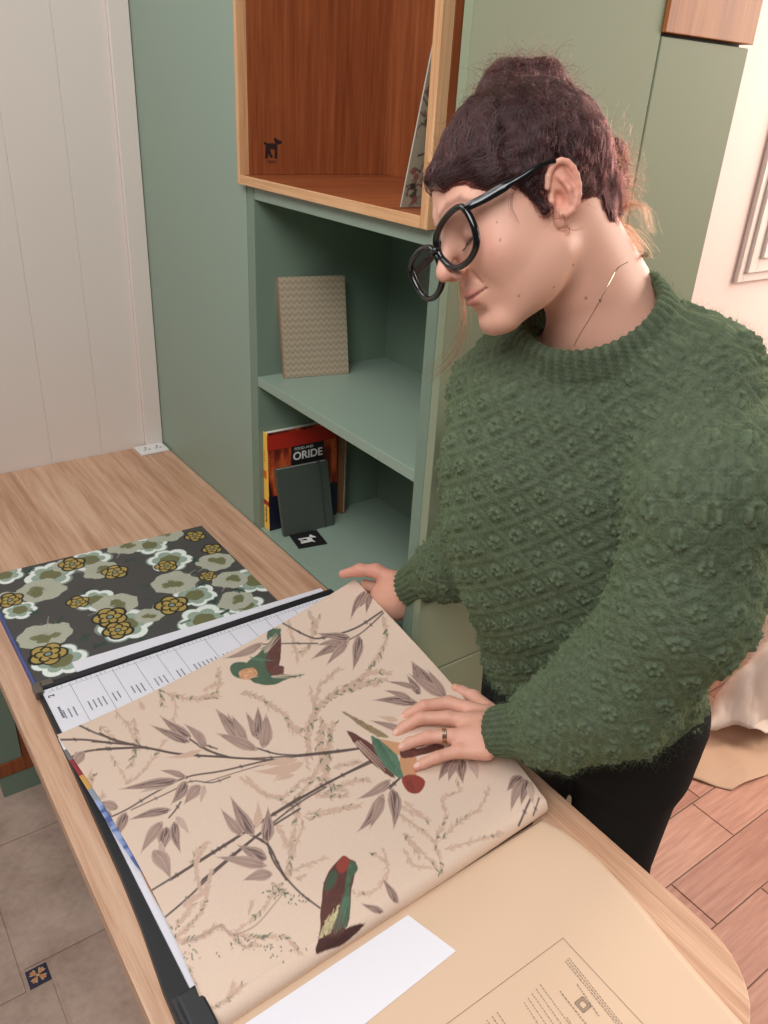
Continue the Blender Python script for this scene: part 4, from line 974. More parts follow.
def head_sdf(q):
    """q in head coordinates (right, forward, up), metres"""
    a = q.copy(); a[..., 0] = np.abs(a[..., 0])
    d = s_ell(q, (0, -.006, .040), (.073, .090, .084))
    d = smin(d, s_ell(q, (0, .030, .02), (.063, .066, .075)), .02)
    d = smin(d, s_ell(q, (0, .028, -.035), (.061, .061, .072)), .022)
    d = smin(d, s_ell(a, (.033, .034, -.038), (.032, .047, .056)), .02)
    d = smin(d, s_cap(a, (.050, .002, -.050), (.020, .070, -.098), .014, .014), .026)       # jaw
    d = smin(d, s_ell(q, (0, .078, -.098), (.020, .016, .015)), .018)                        # chin
    d = smin(d, s_ell(a, (.040, .062, -.028), (.022, .020, .020)), .02)                     # cheek
    d = smin(d, s_cap(a, (.010, .088, .026), (.044, .072, .028), .008, .008), .018)          # brow ridge
    d = smax(d, -s_ell(a, (.030, .106, .001), (.017, .020, .013)), .012)                     # eye socket
    d = smin(d, s_ell(a, (.031, .0735, -.001), (.0145, .0142, .0132)), .005)                  # lidded eye
    lid = s_ell(a, (.031, .0745, -.0015), (.0155, .0145, .0140)); lid = smax(lid, (-.003 - q[..., 2]) * .9, .001)
    d = smin(d, lid, .0025)
    d = smin(d, s_ell(q, (0, .075, -.064), (.029, .022, .022)), .014)                         # mouth mound
    # nose
    d = smin(d, s_cap(q, (0, .086, .018), (0, .112, -.022), .0064, .0080), .012)
    d = smin(d, s_ell(q, (0, .1135, -.0285), (.0092, .0096, .0084)), .006)
    d = smin(d, s_ell(a, (.0110, .1005, -.0335), (.0066, .0095, .0068)), .005)
    d = smax(d, -s_ell(a, (.0056, .1050, -.0410), (.0030, .0052, .0032)), .002)
    d = smax(d, -s_cap(a, (.014, .093, -.038), (.024, .083, -.052), .0012, .001), .008)        # fold beside the mouth
    # lips
    d = smin(d, chain(a, [(0, .0960, -.0590), (.010, .0950, -.0585), (.026, .0825, -.0600)], [.0034, .0036, .0016], .004), .004)
    d = smin(d, chain(a, [(0, .0945, -.0680), (.011, .0925, -.0668), (.024, .0825, -.0615)], [.0054, .0048, .0018], .004), .004)
    d = smax(d, -chain(a, [(0, .1005, -.0632), (.012, .0975, -.0626), (.029, .0840, -.0590)], [.0010, .0010, .0010], .002), .0025)
    d = smax(d, -s_ell(q, (0, .096, -.081), (.016, .008, .005)), .010)
    # ears
    e = a - np.array((.0735, -.010, -.001), np.float32)
    c_, s_ = math.cos(.42), math.sin(.42)                       # flare outwards towards the back
    e1 = np.stack([e[..., 0] * c_ + e[..., 1] * s_, -e[..., 0] * s_ + e[..., 1] * c_, e[..., 2]], -1)
    t_ = .18; e1 = np.stack([e1[..., 0], e1[..., 1] * math.cos(t_) - e1[..., 2] * math.sin(t_) * -1, e1[..., 2] * math.cos(t_) + e1[..., 1] * math.sin(t_) * -1], -1)
    ear = s_ell(e1, (.003, -.002, .004), (.0060, .0165, .0270))
    ear = smin(ear, s_ell(e1, (.003, .004, -.024), (.0048, .0085, .0100)), .008)
    n_ = 14; ring = []
    for k in range(n_):
        t = -1.9 + k / (n_ - 1) * 4.9        # helix from lobe round the back and top to the front
        ring.append((.0085 - .002 * math.cos(t), -.002 - .0158 * math.cos(t * 1.0 - .05), .005 + .0262 * math.sin(t)))
    ear = smax(ear, -s_ell(e1, (.0115, -.0005, .006), (.0052, .0118, .0205)), .003)
    ear = smin(ear, chain(e1, ring, [.0032] * n_, .002), .003)
    ear = smin(ear, chain(e1, [(.0075, -.009, -.010), (.0088, -.008, .002), (.0082, -.003, .012), (.0070, .002, .018)], [.0026, .0030, .0026, .0018], .002), .003)
    ear = smax(ear, -s_ell(e1, (.009, .0035, -.004), (.0085, .0060, .0085)), .003)
    ear = smin(ear, s_ell(e1, (.0075, .0115, -.0055), (.0040, .0036, .0055)), .004)      # tragus
    d = smin(d, ear, .005)
    return d

# ---------------- body joints (world)
J = P(604, 322, .985)                         # root of the neck
SK = H(0, -.030, -.030)
SL, SR = P(694, 384, .955), P(500, 392, 1.13)
EL, WL = P(684, 604, .955), P(508, 733, 1.140)
ER, WR = P(478, 540, 1.27), P(404, 588, 1.437)
yaw = math.radians(27); FW = np.array([-math.cos(yaw), -math.sin(yaw), 0.]); LF = np.array([math.sin(yaw), -math.cos(yaw), 0.])
# torso levels: z, centre x, centre y, half width, half depth
TOR = np.array([(1.430, .030, -1.395, .050, .045), (1.385, .035, -1.395, .110, .072), (1.330, .033, -1.392, .152, .102), (1.24, .035, -1.388, .168, .124), (1.12, .052, -1.388, .172, .130),
                (1.00, .085, -1.398, .172, .124), (.90, .132, -1.412, .176, .122), (.80, .158, -1.42, .174, .120), (.74, .158, -1.42, .165, .112)])[::-1]
def loft(p, tab, grow=0.0, z0=None, z1=None, n_=2.3, k=.02):
    z = p[..., 2]; f = lambda i: np.interp(z, tab[:, 0], tab[:, i]).astype(np.float32)
    qx = p[..., 0] - f(1); qy = p[..., 1] - f(2); w = f(3) + grow; e = f(4) + grow
    A = np.abs(qx * LF[0] + qy * LF[1]) / w; B = np.abs(qx * FW[0] + qy * FW[1]) / e
    d = ((A ** n_ + B ** n_) ** (1 / n_) - 1) * np.minimum(w, e)
    if z0 is not None: d = smax(d, z0 - z, k)
    if z1 is not None: d = smax(d, z - z1, k)
    return d
def neck_sdf(p):
    d = s_cap(p, SK, J, .052, .056)
    d = smin(d, s_cap(p, H(0, -.045, -.02), P(618, 296, 1.0), .042, .046), .03)
    d = smin(d, s_cap(p, J + np.array([0, 0, -.02]), SL * .6 + J * .4 + np.array([0, 0, .0]), .045, .03), .04)
    d = smin(d, s_cap(p, J + np.array([0, 0, -.02]), SR * .6 + J * .4, .045, .03), .04)
    # sternomastoid and collar bone hints
    return d
def skin_head(p):
    q = to_head(p); return smin(head_sdf(q), neck_sdf(p), .022)

# ---------------- hands
def hand_left(p):
    z0 = .806
    def Q(x, y, h): return Zp(x, y, z0 + h)
    W = Q(497, 733, .030)
    d = s_cap(p, WL, W, .027, .025)
    mc = {'i': Q(449, 703, .028), 'm': Q(448, 718, .031), 'r': Q(452, 736, .029), 'p': Q(459, 751, .022)}
    base = [Q(486, 714, .030), Q(484, 724, .032), Q(484, 738, .031), Q(486, 751, .026)]
    for b_, k in zip(base, 'imrp'): d = smin(d, s_cap(p, b_, mc[k], .0135, .0105), .012)
    d = smin(d, s_ell(p, (W + Q(470, 730, .026)) / 2, (.030, .030, .016)), .02)
    F = {'i': [mc['i'], Q(424, 706, .026), Q(409, 714, .014), Q(402, 719, .008)],
         'm': [mc['m'], Q(421, 718, .027), Q(404, 727, .014), Q(396, 734, .008)],
         'r': [mc['r'], Q(428, 737, .025), Q(410, 743, .013), Q(402, 748, .007)],
         'p': [mc['p'], Q(438, 757, .018), Q(424, 763, .011), Q(417, 767, .007)]}
    rr = {'i': [.0105, .0092, .0080, .0068], 'm': [.0108, .0094, .0082, .0070], 'r': [.0104, .0091, .0080, .0068], 'p': [.0094, .0080, .0070, .0060]}
    for k in 'imrp':
        fd = chain(p, F[k], rr[k], .004); d = smin(d, fd, .005)
    th = chain(p, [Q(490, 712, .020), Q(474, 697, .014), Q(462, 692, .016), Q(455.5, 688, .022)], [.0140, .0105, .0090, .0070], .006)
    d = smin(d, th, .010)
    return d, F
def hand_right(p):
    W = WR
    TRp = page(1., 1.)
    def Q(x, y, dd): return P(x, y, dd)
    d0 = 1.475
    palm = Q(385, 594, 1.46)
    d = s_cap(p, Q(424, 580, 1.400), W, .026, .028)
    d = smin(d, s_cap(p, W, palm, .026, .024), .02)
    d = smin(d, s_ell(p, Q(393, 600, 1.450), (.034, .034, .032)), .02)
    d = smin(d, s_cap(p, Q(396, 607, 1.45), Q(378, 600, 1.475), .022, .016), .015)
    th = chain(p, [Q(396, 582, 1.45), Q(376, 571, 1.455), Q(360, 570, 1.46), Q(343, 574, 1.465)], [.018, .0125, .0108, .0080], .008)
    F = {'i': [Q(378, 588, 1.475), Q(366, 585, 1.492), Q(364, 596, 1.505), Q(352, 602, 1.515)],
         'm': [Q(379, 598, 1.480), Q(370, 598, 1.505), Q(362, 606, 1.515), Q(350, 612, 1.52)],
         'r': [Q(382, 606, 1.480), Q(374, 610, 1.505), Q(366, 618, 1.515), Q(354, 622, 1.52)],
         'p': [Q(386, 612, 1.478), Q(380, 620, 1.500), Q(372, 628, 1.51), Q(362, 632, 1.515)]}
    rs = [.0115, .0098, .0088, .0078]
    d = smin(d, th, .010)
    for k in 'imrp': d = smin(d, chain(p, F[k], rs if k != 'p' else [.010, .0085, .0075, .0066], .004), .005)
    return d, th
def arms_skin(p):
    d = chain(p, [SL, EL, WL], [.046, .038, .027], .03)
    return np.minimum(d, chain(p, [SR, ER, WR], [.044, .036, .026], .03))
def legs(p, g=0.0):
    d = None
    for s in (-1, 1):
        hip = np.array([.155, -1.42, .80]) + LF * s * .082; kn = np.array([.15, -1.425, .45]) + LF * s * .085 + FW * .01; an = np.array([.20, -1.42, .09]) + LF * s * .085
        c = chain(p, [hip, kn, an], [.082 + g, .056 + g, .040 + g], .03); d = c if d is None else smin(d, c, .03)
    return d
def skin_coarse(p):
    d = loft(p, TOR, -.036, .80, 1.36); d = smin(d, neck_sdf(p), .03); d = smin(d, arms_skin(p), .02); d = smin(d, legs(p, -.020), .02)
    for s in (-1, 1):
        an = np.array([.20, -1.42, .045]) + LF * s * .085; d = smin(d, s_cap(p, an, an + FW * .14 - np.array([0, 0, .012]), .032, .022), .02)
    return d
parts_v = []; parts_f = []; parts_c = []
SKIN = srgb3(224, 170, 146); PINK = srgb3(208, 126, 110)
def blotch(V, c, amp=.03):
    n_ = vnoise(V, 60, 3)[:, None]; n2_ = vnoise(V, 260, 4)[:, None]
    return c * (1 + amp * n_ * np.array([.4, 1, 1.1]) + amp * .5 * n2_)
# head and neck
cen = (HO + J) / 2
V, Q4 = mesh_sdf(skin_head, np.minimum(HO - .125, J - .12), np.maximum(HO + .135, J + .10), .0017)
V = V.astype(np.float32)
keep = V[:, 2] > J[2] - .085
q = to_head(V); aq = q.copy(); aq[:, 0] = np.abs(aq[:, 0])
c = np.tile(SKIN, (len(V), 1))
def zone(d, w, col, op):
    global c
    m = np.clip(.5 - d / w, 0, 1)[:, None] * op; c = c * (1 - m) + col * m
zone(s_ell(aq, (.042, .066, -.022), (.024, .03, .02)), .02, srgb3(218, 150, 130), .5)
zone(s_ell(q, (0, .108, -.028), (.013, .014, .012)), .012, srgb3(214, 142, 124), .55)
zone(s_ell(aq, (.082, -.016, .0), (.02, .02, .036)), .012, srgb3(212, 138, 116), .6)
zone(s_ell(aq, (.031, .088, .004), (.018, .012, .010)), .008, srgb3(196, 140, 122), .5)
lip = np.minimum(chain(aq, [(0, .0965, -.0592), (.010, .0955, -.0587), (.0255, .083, -.0602)], [.0032, .0034, .0012], .003), chain(aq, [(0, .0950, -.0680), (.011, .0930, -.0668), (.024, .0830, -.0615)], [.0044, .0040, .0014], .003))
zone(lip - .0016, .0022, srgb3(190, 116, 106), .7)
zone(chain(aq, [(0, .099, -.0632), (.012, .0960, -.0626), (.027, .0835, -.0592)], [.0012, .0012, .0008], .002) - .0008, .0012, srgb3(120, 56, 54), .75)
brow = chain(aq, [(.012, .090, .0300), (.026, .090, .0365), (.042, .081, .0370), (.052, .068, .0300)], [.0018, .0022, .0018, .0008], .003)
fl_ = aq * np.array([1, 0, 1], np.float32); brow = np.where(q[:, 1] > .045, chain(fl_, [(.012, 0, .0300), (.026, 0, .0355), (.042, 0, .0360), (.053, 0, .0290)], [.0018, .0024, .0020, .0008], .003), 1); zone(brow - .0008, .0032, srgb3(128, 80, 66), .62)
LASH = [(.031 + .0148 * math.sin(t * .8) * math.cos(.40), .0745 + .0148 * math.cos(t * .8) * math.cos(.40), -.0015 - .0148 * math.sin(.40) + .002 * t) for t in np.linspace(-1, 1, 9)]
zone(chain(aq, LASH, [.0009] * 9, .001) - .0006, .0016, srgb3(58, 30, 26), .95)
zone(chain(aq, [(x_, y_ - .002, z_ + .0125) for x_, y_, z_ in LASH], [.0006] * 9, .001), .0030, srgb3(150, 96, 84), .55)
for (px, py, r_) in [(500, 240, .0013), (573, 265, .0012), (586, 298, .0016), (519, 296, .0012), (497, 222, .001), (554, 287, .001)]:      # moles
    P0 = P(px, py, .80); dr = unit(P0 - CAM); rel = V - CAM; tt = rel @ dr; dist = np.linalg.norm(rel - tt[:, None] * dr, axis=1)
    m = (np.clip((r_ - dist) / .0009 + .5, 0, 1) * (tt < .98))[:, None]; c = c * (1 - m * .75) + srgb3(110, 66, 54) * m * .75
c = blotch(V, c)
parts_v.append(V); parts_f.append(Q4[np.all(keep[Q4], axis=1)]); parts_c.append(c)
# hands
def bb(pts, m): a = np.array(pts); return a.min(0) - m, a.max(0) + m
lo, hi = bb([WL, Zp(400, 719, .81), Zp(416, 770, .81), Zp(456, 688, .83)], .035)
V, Q4 = mesh_sdf(lambda p: hand_left(p)[0], lo, hi, .0012); c = np.tile(SKIN * np.array([.98, .93, .92]), (len(V), 1)).astype(float)
_, FL = hand_left(np.zeros((1, 3), np.float32))
for k, f in FL.items():
    for j, r_, op in ((0, .010, .35), (1, .008, .45), (3, .007, .6)):
        m = np.clip(1 - np.linalg.norm(V - f[j], axis=1) / (r_ * 1.5), 0, 1)[:, None] * op; c = c * (1 - m) + PINK * m
    ax = unit(f[3] - f[2]); up_ = np.array([0, 0, 1.]); up_ = unit(up_ - ax * (up_ @ ax)); sd = np.cross(ax, up_)
    rel = V - (f[3] + up_ * .0052); nd = ((rel @ ax) / .0055) ** 2 + ((rel @ sd) / .0042) ** 2
    m = (np.clip((1 - nd) * 3, 0, 1) * ((rel @ up_) > -.004))[:, None] * .7; c = c * (1 - m) + srgb3(236, 190, 174) * m
V = V + (grad(lambda p: hand_left(p)[0], V) * (vnoise(V, 700, 8) * .00022)[:, None])
parts_v.append(V); parts_f.append(Q4); parts_c.append(blotch(V, c, .05))
lo, hi = bb([WR, P(343, 574, 1.46), P(352, 602, 1.52), P(372, 630, 1.51), P(418, 575, 1.415)], .035)
V, Q4 = mesh_sdf(lambda p: hand_right(p)[0], lo, hi, .0014); c = np.tile(SKIN * np.array([.98, .92, .90]), (len(V), 1)).astype(float)
m = np.clip(1 - np.abs(hand_right(V.astype(np.float32))[1]) / .006, 0, 1)[:, None] * .3; c = c * (1 - m) + PINK * m
parts_v.append(V); parts_f.append(Q4); parts_c.append(blotch(V, c, .05))
V, Q4 = mesh_sdf(skin_coarse, (-.30, -1.85, -.01), (.42, -.95, 1.40), .008)
keep = (V[:, 2] < J[2] - .03) | (np.linalg.norm(V - J, axis=1) > .10)
parts_v.append(V); parts_f.append(Q4[np.all(keep[Q4], axis=1)]); parts_c.append(np.tile(SKIN, (len(V), 1)))
off = 0; FF = []
for v_, f_ in zip(parts_v, parts_f): FF.append(f_ + off); off += len(v_)
def _skin(nt, b, a):
    v = coords(nt, (1, 1, 1)); n = N(nt, 'ShaderNodeTexNoise', Scale=900, Detail=3); nt.links.new(v, n.inputs['Vector']); bump(nt, b, n.outputs['Fac'], .18, .0005)
M_skin = tinted('skin', .5, .4, _skin, Subsurface_Weight=.12, Subsurface_Scale=.006)
M_skin.node_tree.nodes['Principled BSDF'].inputs['Subsurface Radius'].default_value = (1, .35, .2)
np_mesh('body', np.concatenate(parts_v), np.concatenate(FF), woman, [M_skin], cols=np.concatenate(parts_c))

# ---------------- sweater
CC = P(592, 318, .975); CN = R @ unit((-.35, -.64, -.66)); CR = .084
_t1 = unit(np.cross(CN, (0, 0, 1.))); _t2 = np.cross(CN, _t1)
ARL = [SL, P(704, 490, .905), EL, P(612, 694, 1.045), P(556, 722, 1.095), P(536, 728, 1.115)]; RAL = [.074, .079, .081, .077, .058, .040]
ARR = [SR, P(484, 470, 1.22), ER, P(452, 566, 1.33), P(432, 574, 1.375)]; RAR = [.066, .062, .058, .052, .044]
CUL = [P(538, 728, 1.112), P(502, 731, 1.146)]; CUR = [P(440, 572, 1.372), P(413, 586, 1.425)]
def sw_torso(p):
    d = loft(p, TOR, 0, .775, None, k=.03)
    d = smin(d, s_cap(p, CC - CN * .03, SL, .070, .074), .05)
    d = smin(d, s_cap(p, CC - CN * .03, SR, .066, .066), .05)
    return d
def fold(p): return .0032 * vnoise(p * np.array([1, 1, .8], np.float32), 42, 21) + .0018 * vnoise(p, 90, 22)
def sw_armL(p): return chain(p, ARL, RAL, .03)
def sw_armR(p): return chain(p, ARR, RAR, .03)
def collar(p):
    q = p - CC; ax = q @ CN; rad = q - ax[..., None] * CN; rl = np.linalg.norm(rad, axis=-1)
    t = np.clip(ax / .032, -.6, .5); r0 = CR + .006 - .010 * (t + .2)
    return np.sqrt(((rl - r0) / .0075) ** 2 + (np.maximum(np.abs(ax - 0.0) - .010, 0) / .0065) ** 2) * .0065 - .0065
def sweater_sdf(p):
    t = sw_torso(p); kk = np.clip((p[..., 2] - 1.22) / .12, 0, 1) * .02 + .006; d = smin(t, sw_armL(p), kk); d = smin(d, sw_armR(p), .012)
    d = d + fold(p)
    d = smin(d, chain(p, CUL, [.041, .036]), .008); d = smin(d, chain(p, CUR, [.043, .037]), .008)
    q = p - CC; ax = q @ CN; rl = np.linalg.norm(q - ax[..., None] * CN, axis=-1)
    hole = smax(rl - (CR - .004), -ax - .075, .01)
    d = smax(d, -hole, .006)
    d = smin(d, collar(p), .006)
    # openings of the cuffs
    for (a_, b_, r_) in ((CUL[0], CUL[1], .031), (CUR[0], CUR[1], .032)):
        dr = unit(b_ - a_); d = smax(d, -s_cap(p, b_ - dr * .012, b_ + dr * .06, r_, r_), .003)
    return d
V, Q4 = mesh_sdf(sweater_sdf, (-.36, -1.80, .70), (.36, -.98, 1.50), .0024)
V = V.astype(np.float32); NR = grad(sweater_sdf, V)
dt, dl, dr_ = sw_torso(V), sw_armL(V), sw_armR(V)
dcl, dcr, dco = chain(V, CUL, [.041, .036]), chain(V, CUR, [.043, .037]), collar(V)
def arm_uv(p, pts, ref):
    best = np.full(len(p), 1e9); uu = np.zeros(len(p)); vv2 = np.zeros(len(p)); s0 = 0
    for a_, b_ in zip(pts[:-1], pts[1:]):
        ab = b_ - a_; L = np.linalg.norm(ab); t = np.clip(((p - a_) @ ab) / L ** 2, 0, 1); w = p - a_ - t[:, None] * ab; dd = np.linalg.norm(w, axis=1)
        e1 = unit(ref - ab / L * (ref @ ab / L)); e2 = np.cross(ab / L, e1); th = np.arctan2(w @ e2, w @ e1)
        m = dd < best; best[m] = dd[m]; uu[m] = (th * .078)[m]; vv2[m] = (s0 + t * L)[m]; s0 += L
    return uu, vv2
qx = V[:, 0] - np.interp(V[:, 2], TOR[:, 0], TOR[:, 1]); qy = V[:, 1] - np.interp(V[:, 2], TOR[:, 0], TOR[:, 2])
th = np.arctan2(qx * LF[0] + qy * LF[1], qx * FW[0] + qy * FW[1])
U_ = th * .145; W_ = -V[:, 2].astype(float)
ARLs = [np.array(a) for a in smooth_open(ARL, 8)]; ARRs = [np.array(a) for a in smooth_open(ARR, 8)]
ul, vl = arm_uv(V, ARLs, -(R @ np.array([0, 0, 1.])) * -1); ur, vr = arm_uv(V, ARRs, R @ np.array([0, 0, 1.]))
isl = (dl < dt) & (dl < dr_); isr = (dr_ < dt) & ~isl
U_ = np.where(isl, ul, np.where(isr, ur, U_)); W_ = np.where(isl, vl, np.where(isr, vr, W_))
rib = np.zeros(len(V)); 
uc, vc = arm_uv(V, CUL, np.array([0, 0, 1.])); ucr, vcr = arm_uv(V, CUR, np.array([0, 0, 1.]))
mcl = (dcl < .006) & (dcl < dl + .004); mcr = (dcr < .006) & (dcr < dr_ + .004); mco = dco < .0045
qq = V - CC; thc = np.arctan2(qq @ _t2, qq @ _t1)
hem = (V[:, 2] < .828) & (dt < dl) & (dt < dr_)
ribc = np.where(mcl, uc / .078 * 26, 0) + np.where(mcr, ucr / .078 * 24, 0) + np.where(mco, thc * 48, 0) + np.where(hem, th * 60, 0)
isrib = mcl | mcr | mco | hem
# knit relief: clusters of bobbles in a diamond lattice
su, sv = .064, .044
a1 = U_ / su; b1 = W_ / sv
k1 = np.round(a1 + b1); k2 = np.round(a1 - b1)          # lattice of diamonds
ca = (k1 + k2) / 2; cb = (k1 - k2) / 2
du = (a1 - ca) * su; dv = (b1 - cb) * sv; hgt = np.zeros(len(V))
for t in range(6):
    an = t * 2 * math.pi / 5 + .3 if t < 5 else 0; hgt = np.maximum(hgt, np.exp(-((du - .0066 * math.cos(an)) ** 2 + (dv - .0066 * math.sin(an)) ** 2) / (.0030 ** 2)))
edge = np.minimum(np.abs(a1 + b1 - k1 - .5 * np.sign(a1 + b1 - k1)), np.abs(a1 - b1 - k2 - .5 * np.sign(a1 - b1 - k2)))
lat = np.exp(-(edge / .07) ** 2) - .8 * np.exp(-((edge - .17) / .05) ** 2)
disp = np.where(isrib, .0009 * np.clip(np.cos(ribc) * 1.4, -1, 1), .0058 * hgt + .0013 * lat)
V2 = V + NR * disp[:, None]
def _knit(nt, b, a):
    k = N(nt, 'ShaderNodeAttribute'); k.attribute_name = 'knit'
    mp = N(nt, 'ShaderNodeMapping'); mp.inputs['Scale'].default_value = (1, 1, 0); nt.links.new(k.outputs['Vector'], mp.inputs['Vector'])
    sp = N(nt, 'ShaderNodeSeparateXYZ'); nt.links.new(mp.outputs['Vector'], sp.inputs[0])
    def m(op, x, y=None, z=None):
        q_ = N(nt, 'ShaderNodeMath', operation=op)
        for i, s in enumerate((x, y, z)):
            if s is None: continue
            if isinstance(s, (int, float)): q_.inputs[i].default_value = s
            else: nt.links.new(s, q_.inputs[i])
        return q_.outputs[0]
    # rows of V shaped stitches
    cu = m('MULTIPLY', sp.outputs['X'], 2 * math.pi / .0058); ab = m('ABSOLUTE', m('SINE', m('MULTIPLY', cu, .5)))
    rv = m('MULTIPLY_ADD', sp.outputs['Y'], 2 * math.pi / .0052, m('MULTIPLY', ab, 2.6)); st = m('MULTIPLY', m('SINE', rv), .5)
    hh = m('ADD', m('MULTIPLY', ab, .8), st)
    v = coords(nt, (1, 1, 1)); n1 = N(nt, 'ShaderNodeTexNoise', Scale=320, Detail=4, Roughness=.7); nt.links.new(v, n1.inputs['Vector'])
    hh2 = m('MULTIPLY_ADD', n1.outputs['Fac'], 1.6, hh)
    bump(nt, b, hh2, .45, .0010)
    n2_ = N(nt, 'ShaderNodeTexNoise', Scale=120, Detail=4, Roughness=.7); nt.links.new(v, n2_.inputs['Vector'])
    mr = N(nt, 'ShaderNodeMapRange'); mr.inputs['From Min'].default_value = .3; mr.inputs['From Max'].default_value = .72; mr.inputs['To Min'].default_value = .72; mr.inputs['To Max'].default_value = 1.25; nt.links.new(n2_.outputs['Fac'], mr.inputs['Value'])
    sc = N(nt, 'ShaderNodeVectorMath', operation='SCALE'); nt.links.new(a.outputs['Color'], sc.inputs[0]); nt.links.new(mr.outputs[0], sc.inputs['Scale'])
    nt.links.new(sc.outputs[0], b.inputs['Base Color'])
M_knit = tinted('green_mohair_knit', .9, .15, _knit, Sheen_Weight=.35, Sheen_Roughness=.5)
M_knit.node_tree.nodes['Principled BSDF'].inputs['Sheen Tint'].default_value = srgb(150, 180, 120)
GSW = srgb3(88, 98, 77)
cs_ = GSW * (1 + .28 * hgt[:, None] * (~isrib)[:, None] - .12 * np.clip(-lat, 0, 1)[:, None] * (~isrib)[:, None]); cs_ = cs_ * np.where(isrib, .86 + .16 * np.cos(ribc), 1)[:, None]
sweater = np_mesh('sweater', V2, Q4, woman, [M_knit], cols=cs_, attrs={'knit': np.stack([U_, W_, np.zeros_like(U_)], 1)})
sweater['label'] = 'green mohair sweater with knitted flower clusters'
# ---------------- mohair fuzz and hair as strands
def strands(name, roots, steps, r0, r1, mt, parent, label=None):
    """steps: (n, k, 3) points"""
    n_, k = steps.shape[:2]
    hc = bpy.data.hair_curves.new(name); hc.add_curves([k] * n_)
    hc.attributes['position'].data.foreach_set('vector', np.ascontiguousarray(steps, np.float32).ravel())
    ra = hc.attributes.new('radius', 'FLOAT', 'POINT') if 'radius' not in hc.attributes else hc.attributes['radius']
    ra.data.foreach_set('value', np.tile(np.linspace(r0, r1, k), n_).astype(np.float32))
    o = bpy.data.objects.new(name, hc); COL.objects.link(o); hc.materials.append(mt); o.parent = parent
    if isinstance(parent, bpy.types.Object): 
        pp = parent; L = Vector((0, 0, 0))
        while pp is not None: L += Vector(pp.location); pp = pp.parent
        o.location = -L
    o['kind'] = 'stuff'
    if label: o['label'] = label
    return o
def surf_pts(V, Fq, n_, w=None):
    a_, b_, c_, d_ = (V[Fq[:, i]] for i in range(4)); ar = np.linalg.norm(np.cross(c_ - a_, d_ - b_), axis=1) / 2
    if w is not None: ar = ar * w
    i = rng.choice(len(Fq), n_, p=ar / ar.sum()); u = rng.random((n_, 1)); v = rng.random((n_, 1))
    return (a_[i] * (1 - u) + b_[i] * u) * (1 - v) + (d_[i] * (1 - u) + c_[i] * u) * v
nf = 34000
rt = surf_pts(V2, Q4, nf); nr = grad(sweater_sdf, rt)
tan = rng.normal(size=(nf, 3)); tan -= nr * (tan * nr).sum(1, keepdims=True); tan /= np.linalg.norm(tan, axis=1, keepdims=True)
L = rng.uniform(.004, .013, (nf, 1)); k_ = 5; st = []
c2 = rng.normal(size=(nf, 3))
for j in range(k_):
    t = j / (k_ - 1); st.append(rt + nr * L * (t * .75) + tan * L * (t * .5 + t * t * .5) + c2 * L * .22 * t * t)
M_fuzz = mat('mohair_fuzz', srgb(128, 140, 108), rough=.8, spec=.2, Transmission_Weight=0)
fz = strands('fuzz', rt, np.stack(st, 1), .00008, .00003, M_fuzz, sweater)

# ---------------- trousers and shoes
def trousers(p):
    d = loft(p, TOR, -.012, .70, .84, k=.03); d = smin(d, legs(p, .010), .05); d = smax(d, .045 - p[..., 2], .01)
    return d + .0025 * vnoise(p, 35, 31)
V, Q4 = mesh_sdf(trousers, (-.10, -1.75, .02), (.42, -1.1, .88), .005)
M_trs = mat('black_trousers', srgb(36, 37, 36), rough=.9, spec=.15)
np_mesh('trousers', V, Q4, woman, [M_trs])
for s in (-1, 1):
    an = np.array([.20, -1.42, .0]) + LF * s * .085
    def shoe(p):
        d = s_cap(p, an + np.array([0, 0, .045]), an + FW * .15 + np.array([0, 0, .030]), .043, .034); d = smin(d, s_cap(p, an + FW * -.02 + np.array([0, 0, .04]), an + np.array([0, 0, .10]), .040, .042), .03)
        return smax(d, .004 - p[..., 2], .004)
    V, Q4 = mesh_sdf(shoe, an + np.array([-.25, -.25, -.01]), an + np.array([.12, .12, .16]), .004)
    np_mesh('shoe', V, Q4, woman, [mat('black_shoe', srgb(30, 28, 28), rough=.4)])
GROT = (2.0, 15.0, 15.0); GPOS = (0.0, .112, -.011); GSEP = .0370
# ---------------- hair
M_hair = mat('auburn_hair_mass', srgb(34, 15, 14), rough=.6, spec=.3)
bun = [H(*a) for a in ((.0, -.045, .135), (.018, -.03, .140), (-.02, -.055, .130))]
BUNC = P(522, 98, .915)
def hair_sdf(p):
    q = to_head(p)
    cap_ = s_ell(q, (0, -.010, .044), (.079, .096, .089))
    # keep the face and the skin below the hair line clear
    line = q[..., 1] - (.058 + .050 * np.clip((q[..., 2] - .022) / .05, -1.1, 1)) 
    cap_ = smax(cap_, line, .012)
    low = (-.012 - q[..., 2]) + .75 * np.clip(q[..., 1] + .02, -.05, .2)        # lower limit, lower behind
    cap_ = smax(cap_, low, .014)
    d = cap_
    d = smin(d, s_ell(q, (.0, -.055, .035), (.068, .056, .062)), .02)                   # fuller at the back
    for (x, y, dd, r) in BUN: d = smin(d, np.linalg.norm(p - P(x, y, dd).astype(np.float32), axis=-1) - r, .012)
    # fringe swept over the forehead
    d = smin(d, chain(q, [(.055, .060, .062), (.02, .079, .066), (-.02, .079, .062), (-.052, .055, .045), (-.070, .022, .028)], [.007, .009, .010, .010, .007], .01), .016)
    d = smin(d, s_cap(q, (-.071, .022, .020), (-.072, .012, -.008), .006, .003), .006)
    ear = s_ell(np.stack([np.abs(q[..., 0]), q[..., 1], q[..., 2]], -1), (.080, -.010, .0), (.018, .020, .033)); d = smax(d, -ear + .001, .005)
    return d + .0036 * vnoise(p, 55, 40) + .0040 * vnoise(p, 110, 41) + .0022 * vnoise(p, 240, 42)
